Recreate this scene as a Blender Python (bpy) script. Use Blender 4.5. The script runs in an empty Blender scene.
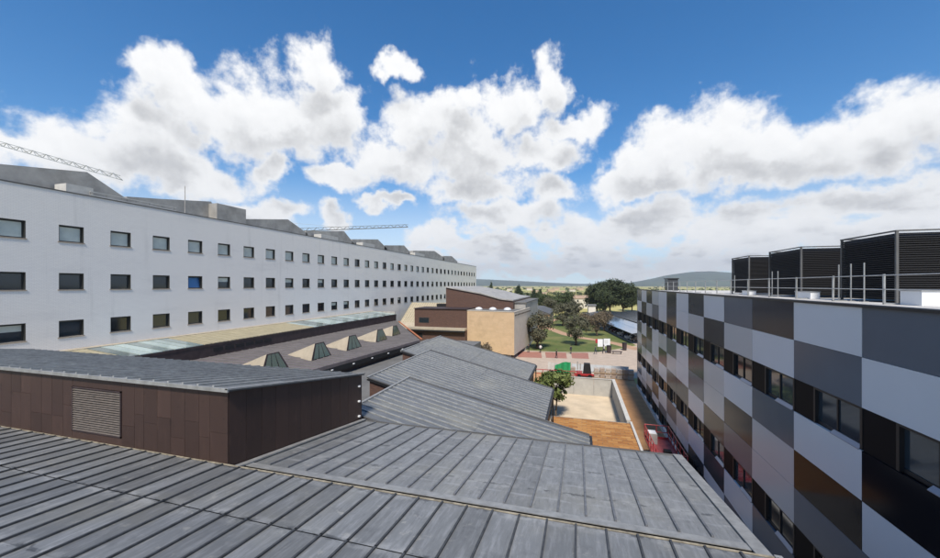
import bpy, bmesh, math, random
from mathutils import Vector, Matrix, noise as mnoise
R_ = math.radians
rng = random.Random(7)
scene = bpy.context.scene
C = scene.collection

# ---------------------------------------------------------------- camera, sky, sun, exposure
H = 14.3                                   # eye height over the ground
F = 375.0; HY = 285.0; CX = 470.0; W0 = 940.0; H0 = 558.0
TH = math.atan(108.0 / F)                  # camera turned this far left of the building axis (+Y)
ST, CT = math.sin(TH), math.cos(TH)
cam = bpy.data.cameras.new('camera'); camo = bpy.data.objects.new('camera', cam); C.objects.link(camo)
camo.location = (0, 0, H); camo.rotation_euler = (math.pi / 2, 0, TH)
cam.sensor_fit = 'HORIZONTAL'; cam.sensor_width = 36; cam.lens = 36 * F / W0
cam.shift_y = -(H0 / 2 - HY) / W0
cam.clip_start = .1; cam.clip_end = 40000
scene.camera = camo
scene.render.resolution_x = 1024; scene.render.resolution_y = 608
SUN_EL, SUN_AZ = R_(53), R_(168)           # azimuth clockwise from +Y: behind the camera, to the right
sun = bpy.data.lights.new('sun', 'SUN'); suno = bpy.data.objects.new('sun', sun); C.objects.link(suno)
sun.energy = 3.4; sun.angle = R_(7); sun.color = (1, .93, .83)
sd = Vector((math.sin(SUN_AZ) * math.cos(SUN_EL), math.cos(SUN_AZ) * math.cos(SUN_EL), math.sin(SUN_EL)))
suno.rotation_euler = sd.to_track_quat('Z', 'Y').to_euler(); suno.location = (0, -20, 60)
scene.view_settings.view_transform = 'Standard'; scene.view_settings.look = 'None'
scene.view_settings.exposure = 0.70; scene.view_settings.gamma = 1.0
scene.view_settings.use_curve_mapping = False

def ray(px, py):
    u = (px - CX) / F; v = (HY - py) / F
    return Vector((u * CT - ST, u * ST + CT, v))
def onz(px, py, z):  d = ray(px, py); return Vector((0, 0, H)) + d * ((z - H) / d.z)
def onx(px, py, x):  d = ray(px, py); return Vector((0, 0, H)) + d * (x / d.x)
def ony(px, py, y):  d = ray(px, py); return Vector((0, 0, H)) + d * (y / d.y)
def ond(px, py, Z):  return Vector((0, 0, H)) + ray(px, py) * Z

class NT:
    def __init__(s, nt): s.nt = nt; s.n = nt.nodes; s.l = nt.links
    def node(s, t, **k):
        n = s.n.new(t)
        for a, b in k.items(): setattr(n, a, b)
        return n
    def put(s, sock, v):
        if isinstance(v, bpy.types.NodeSocket): s.l.new(v, sock)
        else: sock.default_value = v
    def math(s, op, a, b=None, c=None, clamp=False):
        n = s.node('ShaderNodeMath', operation=op, use_clamp=clamp); s.put(n.inputs[0], a)
        if b is not None: s.put(n.inputs[1], b)
        if c is not None: s.put(n.inputs[2], c)
        return n.outputs[0]
    def vmath(s, op, a, b=None, c=None):
        n = s.node('ShaderNodeVectorMath', operation=op); s.put(n.inputs[0], a)
        if b is not None: s.put(n.inputs[1], b)
        if c is not None: s.put(n.inputs[2], c)
        return n.outputs['Value'] if op in ('LENGTH', 'DOT_PRODUCT', 'DISTANCE') else n.outputs['Vector']
    def noise(s, vec, scale, detail=4, rough=.55, dist=0, col=False):
        n = s.node('ShaderNodeTexNoise'); s.put(n.inputs['Vector'], vec)
        n.inputs['Scale'].default_value = scale; n.inputs['Detail'].default_value = detail
        n.inputs['Roughness'].default_value = rough; n.inputs['Distortion'].default_value = dist
        return n.outputs['Color' if col else 'Fac']
    def ramp(s, fac, stops):
        n = s.node('ShaderNodeValToRGB'); s.put(n.inputs[0], fac); e = n.color_ramp.elements
        while len(e) < len(stops): e.new(.5)
        for i, (p, c) in enumerate(stops):
            e[i].position = p; e[i].color = (c if len(c) == 4 else (*c, 1)) if not isinstance(c, (int, float)) else (c, c, c, 1)
        return n.outputs[0]
    def mix(s, f, a, b, blend='MIX'):
        n = s.node('ShaderNodeMix', data_type='RGBA', blend_type=blend)
        s.put(n.inputs[0], f)
        for i, v in ((6, a), (7, b)):
            s.put(n.inputs[i], v if isinstance(v, bpy.types.NodeSocket) else (*v[:3], 1))
        return n.outputs[2]
    def mapr(s, v, a, b, c=0, d=1, smooth=True):
        n = s.node('ShaderNodeMapRange', interpolation_type='SMOOTHSTEP' if smooth else 'LINEAR')
        s.put(n.inputs[0], v)
        for i, x in enumerate((a, b, c, d)): n.inputs[i + 1].default_value = x
        return n.outputs[0]

# ---- world: Nishita sky with cumulus, placed by direction (the back of the sky mirrors the front)
def build_world():
    w = bpy.data.worlds.new('World'); scene.world = w; w.use_nodes = True
    t = NT(w.node_tree); t.n.clear()
    out = t.node('ShaderNodeOutputWorld')
    sky = t.node('ShaderNodeTexSky', sky_type='NISHITA')
    sky.sun_disc = False; sky.sun_elevation = SUN_EL; sky.sun_rotation = SUN_AZ
    sky.altitude = 100; sky.air_density = 1.0; sky.dust_density = .05; sky.ozone_density = 3.0
    clouds = [(10,135,42,26),(80,150,75,42),(150,128,60,45),(158,66,36,34),(190,100,34,38),(180,170,120,26),
        (245,118,60,48),(300,122,62,48),(318,56,33,30),(335,104,36,36),(283,170,22,18),(265,212,34,14),(238,208,28,10),
        (401,63,21,16),(332,218,22,13),(345,182,34,16),(395,160,58,36),(432,118,46,36),(460,92,26,26),(470,150,56,44),
        (515,105,40,34),(556,72,20,36),(572,120,32,20),(545,150,40,24),(470,186,60,20),(505,216,64,22),(548,190,30,20),(385,206,30,8),
        (440,240,26,14),(490,248,60,18),(580,235,50,22),(660,160,52,38),(640,188,60,22),(725,150,70,46),(800,140,70,42),
        (760,172,130,24),(870,126,70,46),(935,108,60,50),(1000,95,70,46),(880,158,90,26),(650,222,70,20),(740,228,80,24),(850,208,90,22),(930,200,70,24),
        (600,262,90,14),(700,258,90,14),(520,268,80,9),(800,240,100,24),(440,262,60,8),(900,236,90,26),(640,276,160,7),
        (-60,120,60,50),(-130,160,80,40),(1090,130,90,50),(1180,190,120,50),(-260,120,120,80),(60,215,60,14),(170,215,50,8)]
    g = bpy.data.node_groups.new('cloud_field', 'ShaderNodeTree')
    g.interface.new_socket('AE', in_out='INPUT', socket_type='NodeSocketVector')
    g.interface.new_socket('D', in_out='OUTPUT', socket_type='NodeSocketFloat')
    k = NT(g); gi = k.node('NodeGroupInput'); go = k.node('NodeGroupOutput')
    ae = gi.outputs[0]
    p = ae
    cur = None
    for (cx, cy, rx, ry) in clouds:
        def dirn(x, y):
            d = ray(x, y); return math.atan2(d.x, d.y) + TH, math.atan2(d.z, math.hypot(d.x, d.y))
        a0, e0 = dirn(cx, cy); a1, _ = dirn(cx - rx, cy); a2, _ = dirn(cx + rx, cy)
        _, e1 = dirn(cx, cy - ry); _, e2 = dirn(cx, cy + ry)
        ra = (a2 - a1) / 2; re = (e1 - e2) / 2
        L = k.vmath('LENGTH', k.vmath('MULTIPLY_ADD', p, (1 / ra, 1 / re, 0), (-a0 / ra, -e0 / re, 0)))
        cur = L if cur is None else k.math('SMOOTH_MIN', cur, L, .25)
    d = k.math('MAXIMUM', k.math('SUBTRACT', 1.0, cur), -1.0)
    k.l.new(d, go.inputs[0])
    # direction -> azimuth / elevation
    tc = t.node('ShaderNodeTexCoord'); sx = t.node('ShaderNodeSeparateXYZ'); t.l.new(tc.outputs['Generated'], sx.inputs[0])
    az = t.math('ARCTAN2', sx.outputs[0], sx.outputs[1]); el = t.math('ARCSINE', sx.outputs[2])
    S = math.pi / 2
    az = t.math('SUBTRACT', t.math('PINGPONG', t.math('ADD', az, TH + S), 2 * S), S)
    cb = t.node('ShaderNodeCombineXYZ'); t.put(cb.inputs[0], az); t.put(cb.inputs[1], el)
    ae = cb.outputs[0]
    def D(v):
        n = t.node('ShaderNodeGroup'); n.node_tree = g; t.put(n.inputs[0], v); return n.outputs[0]
    n1 = t.noise(ae, 6.0, 5, .55, col=True)
    off = t.vmath('MULTIPLY', t.vmath('SUBTRACT', n1, (.5, .5, .5)), (.22, .20, 0))
    fine = t.noise(ae, 17.0, 8, .64)
    fine2 = t.noise(t.vmath('ADD', ae, (.005, .014, 0)), 17.0, 5, .6)
    d0 = t.math('MULTIPLY_ADD', t.math('SUBTRACT', fine, .5), 1.5, D(t.vmath('ADD', ae, off)))
    d2 = D(t.vmath('MULTIPLY_ADD', off, (.7, .7, 0), t.vmath('ADD', ae, (0, .075, 0))))
    n3 = t.noise(t.vmath('MULTIPLY', ae, (1, 2.6, 0)), 13.0, 6, .6)
    d0 = t.math('ADD', d0, t.math('MULTIPLY', t.math('SUBTRACT', n3, .485), t.mapr(el, .24, .03, 0, 2.4)))
    alpha = t.mapr(d0, -.16, .40)
    alpha = t.math('MULTIPLY', alpha, t.mapr(sx.outputs[2], -.004, .012))
    small = t.mapr(t.math('SUBTRACT', fine2, fine), -.16, .16)
    big = t.mapr(d2, -.25, .85)
    dense = t.mapr(d0, .1, .8)
    sh = t.math('ADD', t.math('MULTIPLY', small, .20), t.math('MULTIPLY', big, .66))
    sh = t.math('MULTIPLY', sh, t.math('MULTIPLY_ADD', dense, .5, .5))
    sh = t.math('MULTIPLY', sh, t.mapr(el, .0, .22, .42, .98))
    sh = t.math('ADD', sh, t.math('MULTIPLY', t.math('MULTIPLY', t.mapr(n3, .45, .68), dense), t.mapr(el, .24, .04, 0, .32)))
    ccol = t.ramp(sh, [(0, (1.0, 1.0, 1.0)), (.35, (.90, .905, .91)), (.65, (.66, .665, .675)), (1, (.43, .44, .465))])
    # sky colour: a touch deeper than the raw model, hazier at the skyline
    skc = t.node('ShaderNodeHueSaturation'); t.put(skc.inputs['Saturation'], t.mapr(el, .0, .30, .35, 1.36))
    t.l.new(sky.outputs[0], skc.inputs['Color'])
    b1 = t.node('ShaderNodeBackground'); t.l.new(t.mix(t.mapr(el, .25, .0), skc.outputs[0], t.mix(1.0, skc.outputs[0], (.70, .86, 1.0), 'MULTIPLY')), b1.inputs[0]); b1.inputs[1].default_value = .094
    b2 = t.node('ShaderNodeBackground'); t.l.new(ccol, b2.inputs[0]); b2.inputs[1].default_value = .66
    ms = t.node('ShaderNodeMixShader'); t.l.new(alpha, ms.inputs[0]); t.l.new(b1.outputs[0], ms.inputs[1]); t.l.new(b2.outputs[0], ms.inputs[2])
    t.l.new(ms.outputs[0], out.inputs[0])
build_world()

# ---------------------------------------------------------------- materials
MATS = {}
def mat(name, col, rough=.6, metal=0, spec=.5, var=.0, vscale=1.0, bump=0, bscale=30, fn=None, coat=0):
    if name in MATS: return MATS[name]
    m = bpy.data.materials.new(name); m.use_nodes = True; MATS[name] = m
    t = NT(m.node_tree); b = t.n['Principled BSDF']
    b.inputs['Base Color'].default_value = (*col, 1); b.inputs['Roughness'].default_value = rough
    b.inputs['Metallic'].default_value = metal; b.inputs['Specular IOR Level'].default_value = spec
    b.inputs['Coat Weight'].default_value = coat
    geo = t.node('ShaderNodeNewGeometry'); pos = geo.outputs['Position']
    c = None
    if var:
        n = t.noise(pos, vscale, 6, .6)
        lo = tuple(x * (1 - var) for x in col); hi = tuple(min(1, x * (1 + var)) for x in col)
        c = t.ramp(n, [(.28, lo), (.72, hi)])
    if fn: c = fn(t, b, pos, c if c is not None else (*col, 1)) or c
    if c is not None: t.put(b.inputs['Base Color'], c)
    if bump:
        bn = t.node('ShaderNodeBump'); bn.inputs['Strength'].default_value = bump; bn.inputs['Distance'].default_value = .02
        t.l.new(t.noise(pos, bscale, 4, .6), bn.inputs['Height'])
        if not b.inputs['Normal'].is_linked: t.l.new(bn.outputs[0], b.inputs['Normal'])
    return m

def zinc_fn(t, b, pos, c):
    # dust and water streaks along the fall, a per-sheet tone, lap stains
    oi = t.node('ShaderNodeObjectInfo')
    st = t.noise(t.vmath('MULTIPLY', pos, (9, .8, 9)), 1.0, 6, .7)
    bl = t.noise(pos, 1.15, 8, .68)
    c = t.mix(t.mapr(st, .42, .72, 0, .50), c, (.33, .335, .34))
    st2 = t.noise(t.vmath('MULTIPLY', t.vmath('ADD', pos, (5, 0, 9)), (14, .6, 14)), 1.0, 5, .7)
    c = t.mix(t.mapr(st2, .52, .74, 0, .55), c, (.085, .088, .092))
    c = t.mix(t.mapr(bl, .55, .68, 0, .35), c, (.075, .08, .085))
    bl2 = t.noise(t.vmath('ADD', pos, (31, 7, 3)), 2.3, 8, .72)
    c = t.mix(t.mapr(bl2, .57, .68, 0, .6), c, (.33, .32, .29))
    bl3 = t.noise(t.vmath('ADD', pos, (3, 17, 3)), .22, 4, .6)
    c = t.mix(t.mapr(bl3, .50, .70, 0, .30), c, (.27, .25, .19))
    sp = t.node('ShaderNodeSeparateXYZ'); t.l.new(pos, sp.inputs[0])
    lapd = t.math('PINGPONG', t.math('MULTIPLY_ADD', t.math('SUBTRACT', t.noise(pos, 2.6, 5, .7), .5), .35, t.math('SUBTRACT', 9.14, sp.outputs[1])), 1.096)
    c = t.mix(t.math('MULTIPLY', t.mapr(lapd, .11, .02), t.mapr(t.noise(pos, 3.1, 4, .6), .47, .56, 0, .75)), c, (.045, .047, .05))
    c = t.mix(t.math('MULTIPLY', t.mapr(lapd, .34, .06), t.mapr(t.noise(t.vmath('ADD', pos, (8, 8, 0)), 1.9, 5, .65), .46, .62, 0, .5)), c, (.36, .36, .35))
    tone = t.math('MULTIPLY_ADD', oi.outputs['Random'], .34, .83)
    n = t.node('ShaderNodeVectorMath', operation='SCALE'); t.put(n.inputs[0], c); t.put(n.inputs['Scale'], tone)
    t.put(b.inputs['Roughness'], t.mapr(bl, .3, .7, .38, .62))
    return n.outputs[0]
def zinc_cross_fn(t, b, pos, c):
    oi = t.node('ShaderNodeObjectInfo')
    st = t.noise(t.vmath('MULTIPLY', pos, (.8, 7, 3)), 1.0, 6, .7)
    bl = t.noise(pos, .9, 8, .68)
    c = t.mix(t.mapr(st, .45, .72, 0, .6), c, (.36, .36, .35))
    c = t.mix(t.mapr(bl, .52, .68, 0, .45), c, (.10, .105, .11))
    bl3 = t.noise(t.vmath('ADD', pos, (3, 1, 3)), .25, 4, .6)
    c = t.mix(t.mapr(bl3, .50, .70, 0, .35), c, (.36, .34, .26))
    tone = t.math('MULTIPLY_ADD', oi.outputs['Random'], .2, .9)
    n = t.node('ShaderNodeVectorMath', operation='SCALE'); t.put(n.inputs[0], c); t.put(n.inputs['Scale'], tone)
    return n.outputs[0]
def dented_fn(t, b, pos, c):
    c = zinc_fn(t, b, pos, c)
    # pale dust lines where rain stands across each sheet
    sp = t.node('ShaderNodeSeparateXYZ'); t.l.new(pos, sp.inputs[0])
    y = t.math('ADD', sp.outputs[1], t.math('MULTIPLY', t.noise(pos, 1.3, 4), .35))
    saw = t.math('PINGPONG', t.math('ADD', y, .2), .62)
    return t.mix(t.math('MULTIPLY', t.mapr(saw, .10, .0), t.mapr(t.noise(pos, 2.2, 4), .35, .6, 0, .55)), c, (.36, .365, .37))
ZINC = mat('zinc_near', (.160, .165, .166), .45, .2, fn=zinc_fn, bump=.15, bscale=9)
ZINCD = mat('zinc_dented', (.195, .20, .20), .45, .2, fn=dented_fn, bump=.15, bscale=9)
ZINCX = mat('zinc_cross', (.160, .166, .170), .42, .35, fn=zinc_cross_fn, bump=.12, bscale=9)
BATTEN = mat('batten_shade_grime', (.055, .058, .062), .6, .2, var=.4, vscale=6)  # dark tone holds both the battens' shadow side and dirt
BATTENP = mat('batten_pale', (.30, .305, .295), .5, .2, var=.3, vscale=3)
BATTENL = mat('batten_zinc', (.16, .165, .175), .5, .3, var=.3, vscale=5)
FLASH = mat('flashing', (.30, .30, .29), .5, .3, var=.25, vscale=4)
TANFLASH = mat('flashing_tan', (.27, .235, .17), .6, .1, var=.6, vscale=5)
def cladfn(t, b, pos, c):
    oi = t.node('ShaderNodeObjectInfo')
    s = t.noise(t.vmath('MULTIPLY', pos, (3, 3, .7)), 1.6, 6, .65)
    c = t.mix(t.mapr(s, .5, .75, 0, .6), c, (.085, .05, .038))
    s2 = t.noise(pos, 3.5, 6, .7)
    c = t.mix(t.mapr(s2, .58, .72, 0, .6), c, (.022, .015, .012))
    n = t.node('ShaderNodeVectorMath', operation='SCALE'); t.put(n.inputs[0], c if isinstance(c, bpy.types.NodeSocket) else c[:3])
    t.put(n.inputs['Scale'], t.math('MULTIPLY_ADD', oi.outputs['Random'], .4, .8)); return n.outputs[0]
COPPER = mat('oxidised_copper', (.056, .032, .025), .5, .15, fn=cladfn)
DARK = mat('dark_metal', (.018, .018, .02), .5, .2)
BLACK = mat('black_matt', (.008, .008, .009), .7)
LOUV = mat('louvre_metal', (.16, .135, .115), .5, .3, var=.25, vscale=5)
def brickwhite(t, b, pos, c):
    bt = t.node('ShaderNodeTexBrick'); bt.inputs['Scale'].default_value = 1.0
    sp = t.node('ShaderNodeSeparateXYZ'); t.l.new(pos, sp.inputs[0])
    cb = t.node('ShaderNodeCombineXYZ'); t.put(cb.inputs[0], sp.outputs[1]); t.put(cb.inputs[1], sp.outputs[2])
    t.l.new(cb.outputs[0], bt.inputs['Vector'])
    bt.inputs['Brick Width'].default_value = .30; bt.inputs['Row Height'].default_value = .105; bt.inputs['Mortar Size'].default_value = .012
    bt.inputs['Color1'].default_value = (.82, .80, .765, 1); bt.inputs['Color2'].default_value = (.785, .765, .735, 1); bt.inputs['Mortar'].default_value = (.69, .67, .645, 1)
    w = t.noise(t.vmath('MULTIPLY', pos, (1, .25, 1.2)), .5, 6, .65)
    c = t.mix(t.mapr(w, .5, .75, 0, .35), bt.outputs[0], (.56, .55, .54))
    w2 = t.noise(t.vmath('MULTIPLY', pos, (1, 1.2, .10)), .9, 5, .6)
    c = t.mix(t.mapr(w2, .54, .76, 0, .32), c, (.47, .46, .44))
    bn = t.node('ShaderNodeBump'); bn.inputs['Strength'].default_value = .2; bn.inputs['Distance'].default_value = .006
    t.l.new(bt.outputs['Fac'], bn.inputs['Height']); bn.invert = True; t.l.new(bn.outputs[0], b.inputs['Normal'])
    return c
WHITEB = mat('white_brick', (.68, .68, .69), .75, fn=brickwhite)
STONESILL = mat('sill_stone', (.36, .30, .24), .8, var=.2, vscale=4)
FRAME = mat('window_frame_dark', (.035, .036, .034), .4)
def glassfn(t, b, pos, c):
    oi = t.node('ShaderNodeObjectInfo')
    n = t.node('ShaderNodeVectorMath', operation='SCALE'); t.put(n.inputs[0], c if isinstance(c, bpy.types.NodeSocket) else c[:3])
    t.put(n.inputs['Scale'], t.math('MULTIPLY_ADD', oi.outputs['Random'], 1.2, .4)); return n.outputs[0]
GLASS = mat('glass_dark', (.026, .036, .044), .06, 0, .9, fn=glassfn)
SKYREFLG = mat('glass_sky_reflection', (.07, .19, .42), .06, 0, .9)  # blue stands in for sky reflected in the tilted pane
GLASSG = mat('glass_green', (.05, .085, .06), .08, 0, .8)
PALEPANE = mat('glass_pale', (.56, .60, .54), .12, 0, .7, var=.15, vscale=.9)  # pale tone of most near top-row panes, also on the half blinds
PALEGLASS = mat('skylight_glass', (.28, .34, .32), .15, 0, .8, fn=glassfn)
GREYZ = mat('plant_zinc', (.35, .335, .31), .6, .15, var=.3, vscale=.6)
GREYZ2 = mat('plant_zinc_dark', (.10, .10, .10), .6, .1, var=.25, vscale=.8)
def ribfn(t, b, pos, c):
    sp = t.node('ShaderNodeSeparateXYZ'); t.l.new(pos, sp.inputs[0])
    w = t.math('PINGPONG', sp.outputs[1], .25)
    return t.mix(t.mapr(w, .16, .24), c, (.20, .175, .10))
YELROOF = mat('ribbed_tan_roof', (.40, .35, .23), .6, .1, var=.15, vscale=1, fn=ribfn)
BEIGE = mat('beige_sheet', (.40, .345, .26), .7, 0, var=.15, vscale=1.2)
FASCIA = mat('fascia_brown', (.045, .03, .03), .6, .1, var=.4, vscale=1.2)
PURPR = mat('membrane_roof', (.13, .11, .11), .8, 0, var=.25, vscale=.7)
MEMB = mat('grey_membrane', (.135, .132, .125), .85, 0, var=.25, vscale=.5)
TERRA = mat('terracotta_edge', (.38, .13, .055), .8)
def brickfn(c1, c2, m, axis, bw=.28, rh=.08):
    def fn(t, b, pos, c):
        bt = t.node('ShaderNodeTexBrick'); sp = t.node('ShaderNodeSeparateXYZ'); t.l.new(pos, sp.inputs[0])
        cb = t.node('ShaderNodeCombineXYZ'); t.put(cb.inputs[0], t.math('ADD', sp.outputs[0], sp.outputs[1])); t.put(cb.inputs[1], sp.outputs[2])
        t.l.new(cb.outputs[0], bt.inputs['Vector']); bt.inputs['Scale'].default_value = 1
        bt.inputs['Brick Width'].default_value = bw; bt.inputs['Row Height'].default_value = rh; bt.inputs['Mortar Size'].default_value = .008
        bt.inputs['Color1'].default_value = (*c1, 1); bt.inputs['Color2'].default_value = (*c2, 1); bt.inputs['Mortar'].default_value = (*m, 1)
        w = t.noise(pos, .8, 6, .65)
        return t.mix(t.mapr(w, .45, .75, 0, .4), bt.outputs[0], tuple(x * .6 for x in c1))
    return fn
BROWNB = mat('brown_brick', (.12, .05, .035), .8, fn=brickfn((.125, .064, .044), (.085, .043, .032), (.06, .04, .032), 0))
SAND = mat('sandstone', (.58, .42, .24), .8, fn=brickfn((.59, .42, .26), (.54, .38, .23), (.50, .37, .235), 0, .9, .45))
SANDSIDE = mat('pale_render', (.52, .46, .38), .8, var=.08, vscale=1)
P_W = mat('panel_white', (.66, .68, .71), .30, 0, .5, var=.03, vscale=.4)
P_L = mat('panel_pale_grey', (.50, .52, .54), .26, 0, .5, var=.03, vscale=.4)
P_G = mat('panel_slate', (.135, .15, .175), .2, 0, .12, var=.06, vscale=.5)
P_D = mat('panel_dark_grey', (.055, .058, .064), .16, 0, .08, var=.08, vscale=.5)
INFILL = mat('infill_black', (.009, .009, .011), .5, 0, .04)
SILLM = mat('sill_sheet', (.30, .30, .34), .35, .2)
P_B = mat('panel_black', (.012, .012, .015), .1, 0, .08)
CONC = mat('concrete', (.40, .385, .35), .85, var=.16, vscale=1.1, bump=.2, bscale=8)
CONCW = mat('concrete_pale', (.50, .49, .46), .8, var=.12, vscale=2)
SANDG = mat('sand_floor', (.56, .455, .32), .95, var=.16, vscale=.55, bump=.3, bscale=5)
CONCYARD = mat('yard_concrete', (.22, .215, .205), .9, var=.15, vscale=.6)
DIRT = mat('orange_dirt', (.43, .235, .11), .95, var=.22, vscale=.7, bump=.4, bscale=6)
def tilefn(t, b, pos, c):
    ge = t.node('ShaderNodeNewGeometry')
    c = t.ramp(ge.outputs['Random Per Island'], [(0, (.30, .13, .04)), (.5, (.40, .195, .062)), (1, (.48, .26, .09))])
    n = t.noise(pos, 1.5, 5, .65)
    return t.mix(t.mapr(n, .55, .75, 0, .5), c, (.25, .14, .07))
TILE = mat('terrace_tile', (.45, .25, .105), .8, fn=tilefn)
TERR_UNDER = mat('tile_bed', (.16, .10, .06), .9)
RED = mat('red_paint', (.36, .03, .034), .4, 0, .5, var=.2, vscale=4)
REDDECK = mat('red_deck', (.33, .075, .075), .6, 0, var=.3, vscale=3)
GALV = mat('galvanised', (.36, .37, .37), .4, .5, var=.15, vscale=6)
TYRE = mat('tyre_rubber', (.015, .015, .015), .8)
GRAVEL = mat('roof_gravel', (.50, .48, .45), .95, var=.2, vscale=2.5)
GREEN = mat('green_tarp', (.02, .30, .11), .6, var=.2, vscale=1.2)
WHITEP = mat('white_paint', (.72, .73, .74), .5)
HOARD = mat('hoarding_sheet', (.50, .53, .55), .6, var=.1, vscale=1.5)
PALLETM = mat('pallet_wood', (.30, .22, .14), .9, var=.2, vscale=4)
BAG = mat('block_stack', (.36, .29, .235), .85, var=.18, vscale=3)
BAG2 = mat('block_stack_pale', (.43, .38, .33), .85, var=.15, vscale=3)
SOLAR = mat('solar_cell', (.10, .13, .20), .10, 0, .9, coat=.6, var=.1, vscale=.3)
SOLARD = mat('solar_cell_dark', (.03, .033, .042), .22, 0, .6, var=.2, vscale=.3)
PAVE_RED = mat('paving_red', (.33, .15, .11), .9, var=.15, vscale=1.5)
PAVE = mat('paving_tan', (.44, .35, .27), .9, var=.14, vscale=.8)
PATH = mat('path_clay', (.42, .26, .16), .95, var=.18, vscale=.6)
ASPH = mat('asphalt', (.16, .155, .15), .9, var=.15, vscale=.4)
def grassfn(t, b, pos, c):
    n = t.noise(pos, .13, 6, .65)
    c = t.mix(t.mapr(n, .42, .66), (.085, .115, .024), (.17, .165, .05))
    n2 = t.noise(pos, 1.6, 5, .7)
    return t.mix(t.mapr(n2, .5, .75, 0, .5), c, (.05, .085, .02))
LAWN = mat('lawn_grass', (.09, .14, .03), .95, fn=grassfn, bump=.6, bscale=4)
def fieldfn(t, b, pos, c):
    v = t.node('ShaderNodeTexVoronoi'); v.inputs['Scale'].default_value = .006; v.inputs['Randomness'].default_value = 1
    t.put(v.inputs['Vector'], t.vmath('ADD', pos, t.vmath('MULTIPLY', t.noise(pos, .01, 3, col=True), (40, 40, 0))))
    s = t.node('ShaderNodeSeparateColor'); t.l.new(v.outputs['Color'], s.inputs[0])
    c = t.ramp(s.outputs[0], [(0, (.22, .24, .06)), (.3, (.38, .35, .11)), (.5, (.48, .40, .16)), (.7, (.30, .31, .09)), (.85, (.50, .39, .21)), (1, (.18, .21, .055))])
    n = t.noise(pos, .02, 6, .7)
    return t.mix(t.mapr(n, .52, .74, 0, .55), c, (.07, .095, .03))
FIELD = mat('fields', (.2, .2, .08), 1.0, fn=fieldfn)
HILLM = mat('hill_scrub', (.07, .09, .05), 1.0, var=.45, vscale=.004)
BARK = mat('bark', (.11, .08, .055), .95, var=.3, vscale=3)
def leafmat(name, a, b_):
    def fn(t, b, pos, c):
        n = t.noise(pos, 1.1, 4, .6); oi = t.node('ShaderNodeNewGeometry')
        r = oi.outputs['Random Per Island']
        c = t.mix(t.math('MULTIPLY_ADD', r, .6, t.mapr(n, .35, .65, 0, .4)), a, b_)
        b.inputs['Subsurface Weight'].default_value = 0
        return c
    return mat(name, a, .7, 0, .3, fn=fn)
OLIVE = leafmat('olive_leaf', (.05, .05, .028), (.15, .145, .09))
OLIVE2 = leafmat('dry_twig_leaf', (.075, .058, .035), (.20, .155, .10))
PINE = leafmat('pine_needle', (.016, .026, .010), (.06, .075, .028))
BROAD = leafmat('broad_leaf', (.05, .075, .016), (.15, .18, .05))
CYPR = leafmat('cypress_leaf', (.018, .032, .014), (.05, .07, .03))
FARL = leafmat('far_leaf', (.03, .045, .016), (.085, .105, .04))
WALLW = mat('far_wall_white', (.62, .58, .50), .9, var=.06, vscale=.2)
WALLT = mat('far_wall_tan', (.52, .40, .27), .9, var=.08, vscale=.2)
ROOFT = mat('far_roof_tile', (.33, .235, .16), .9, var=.2, vscale=.4)
SKIN = mat('skin', (.45, .28, .2), .6)

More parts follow.
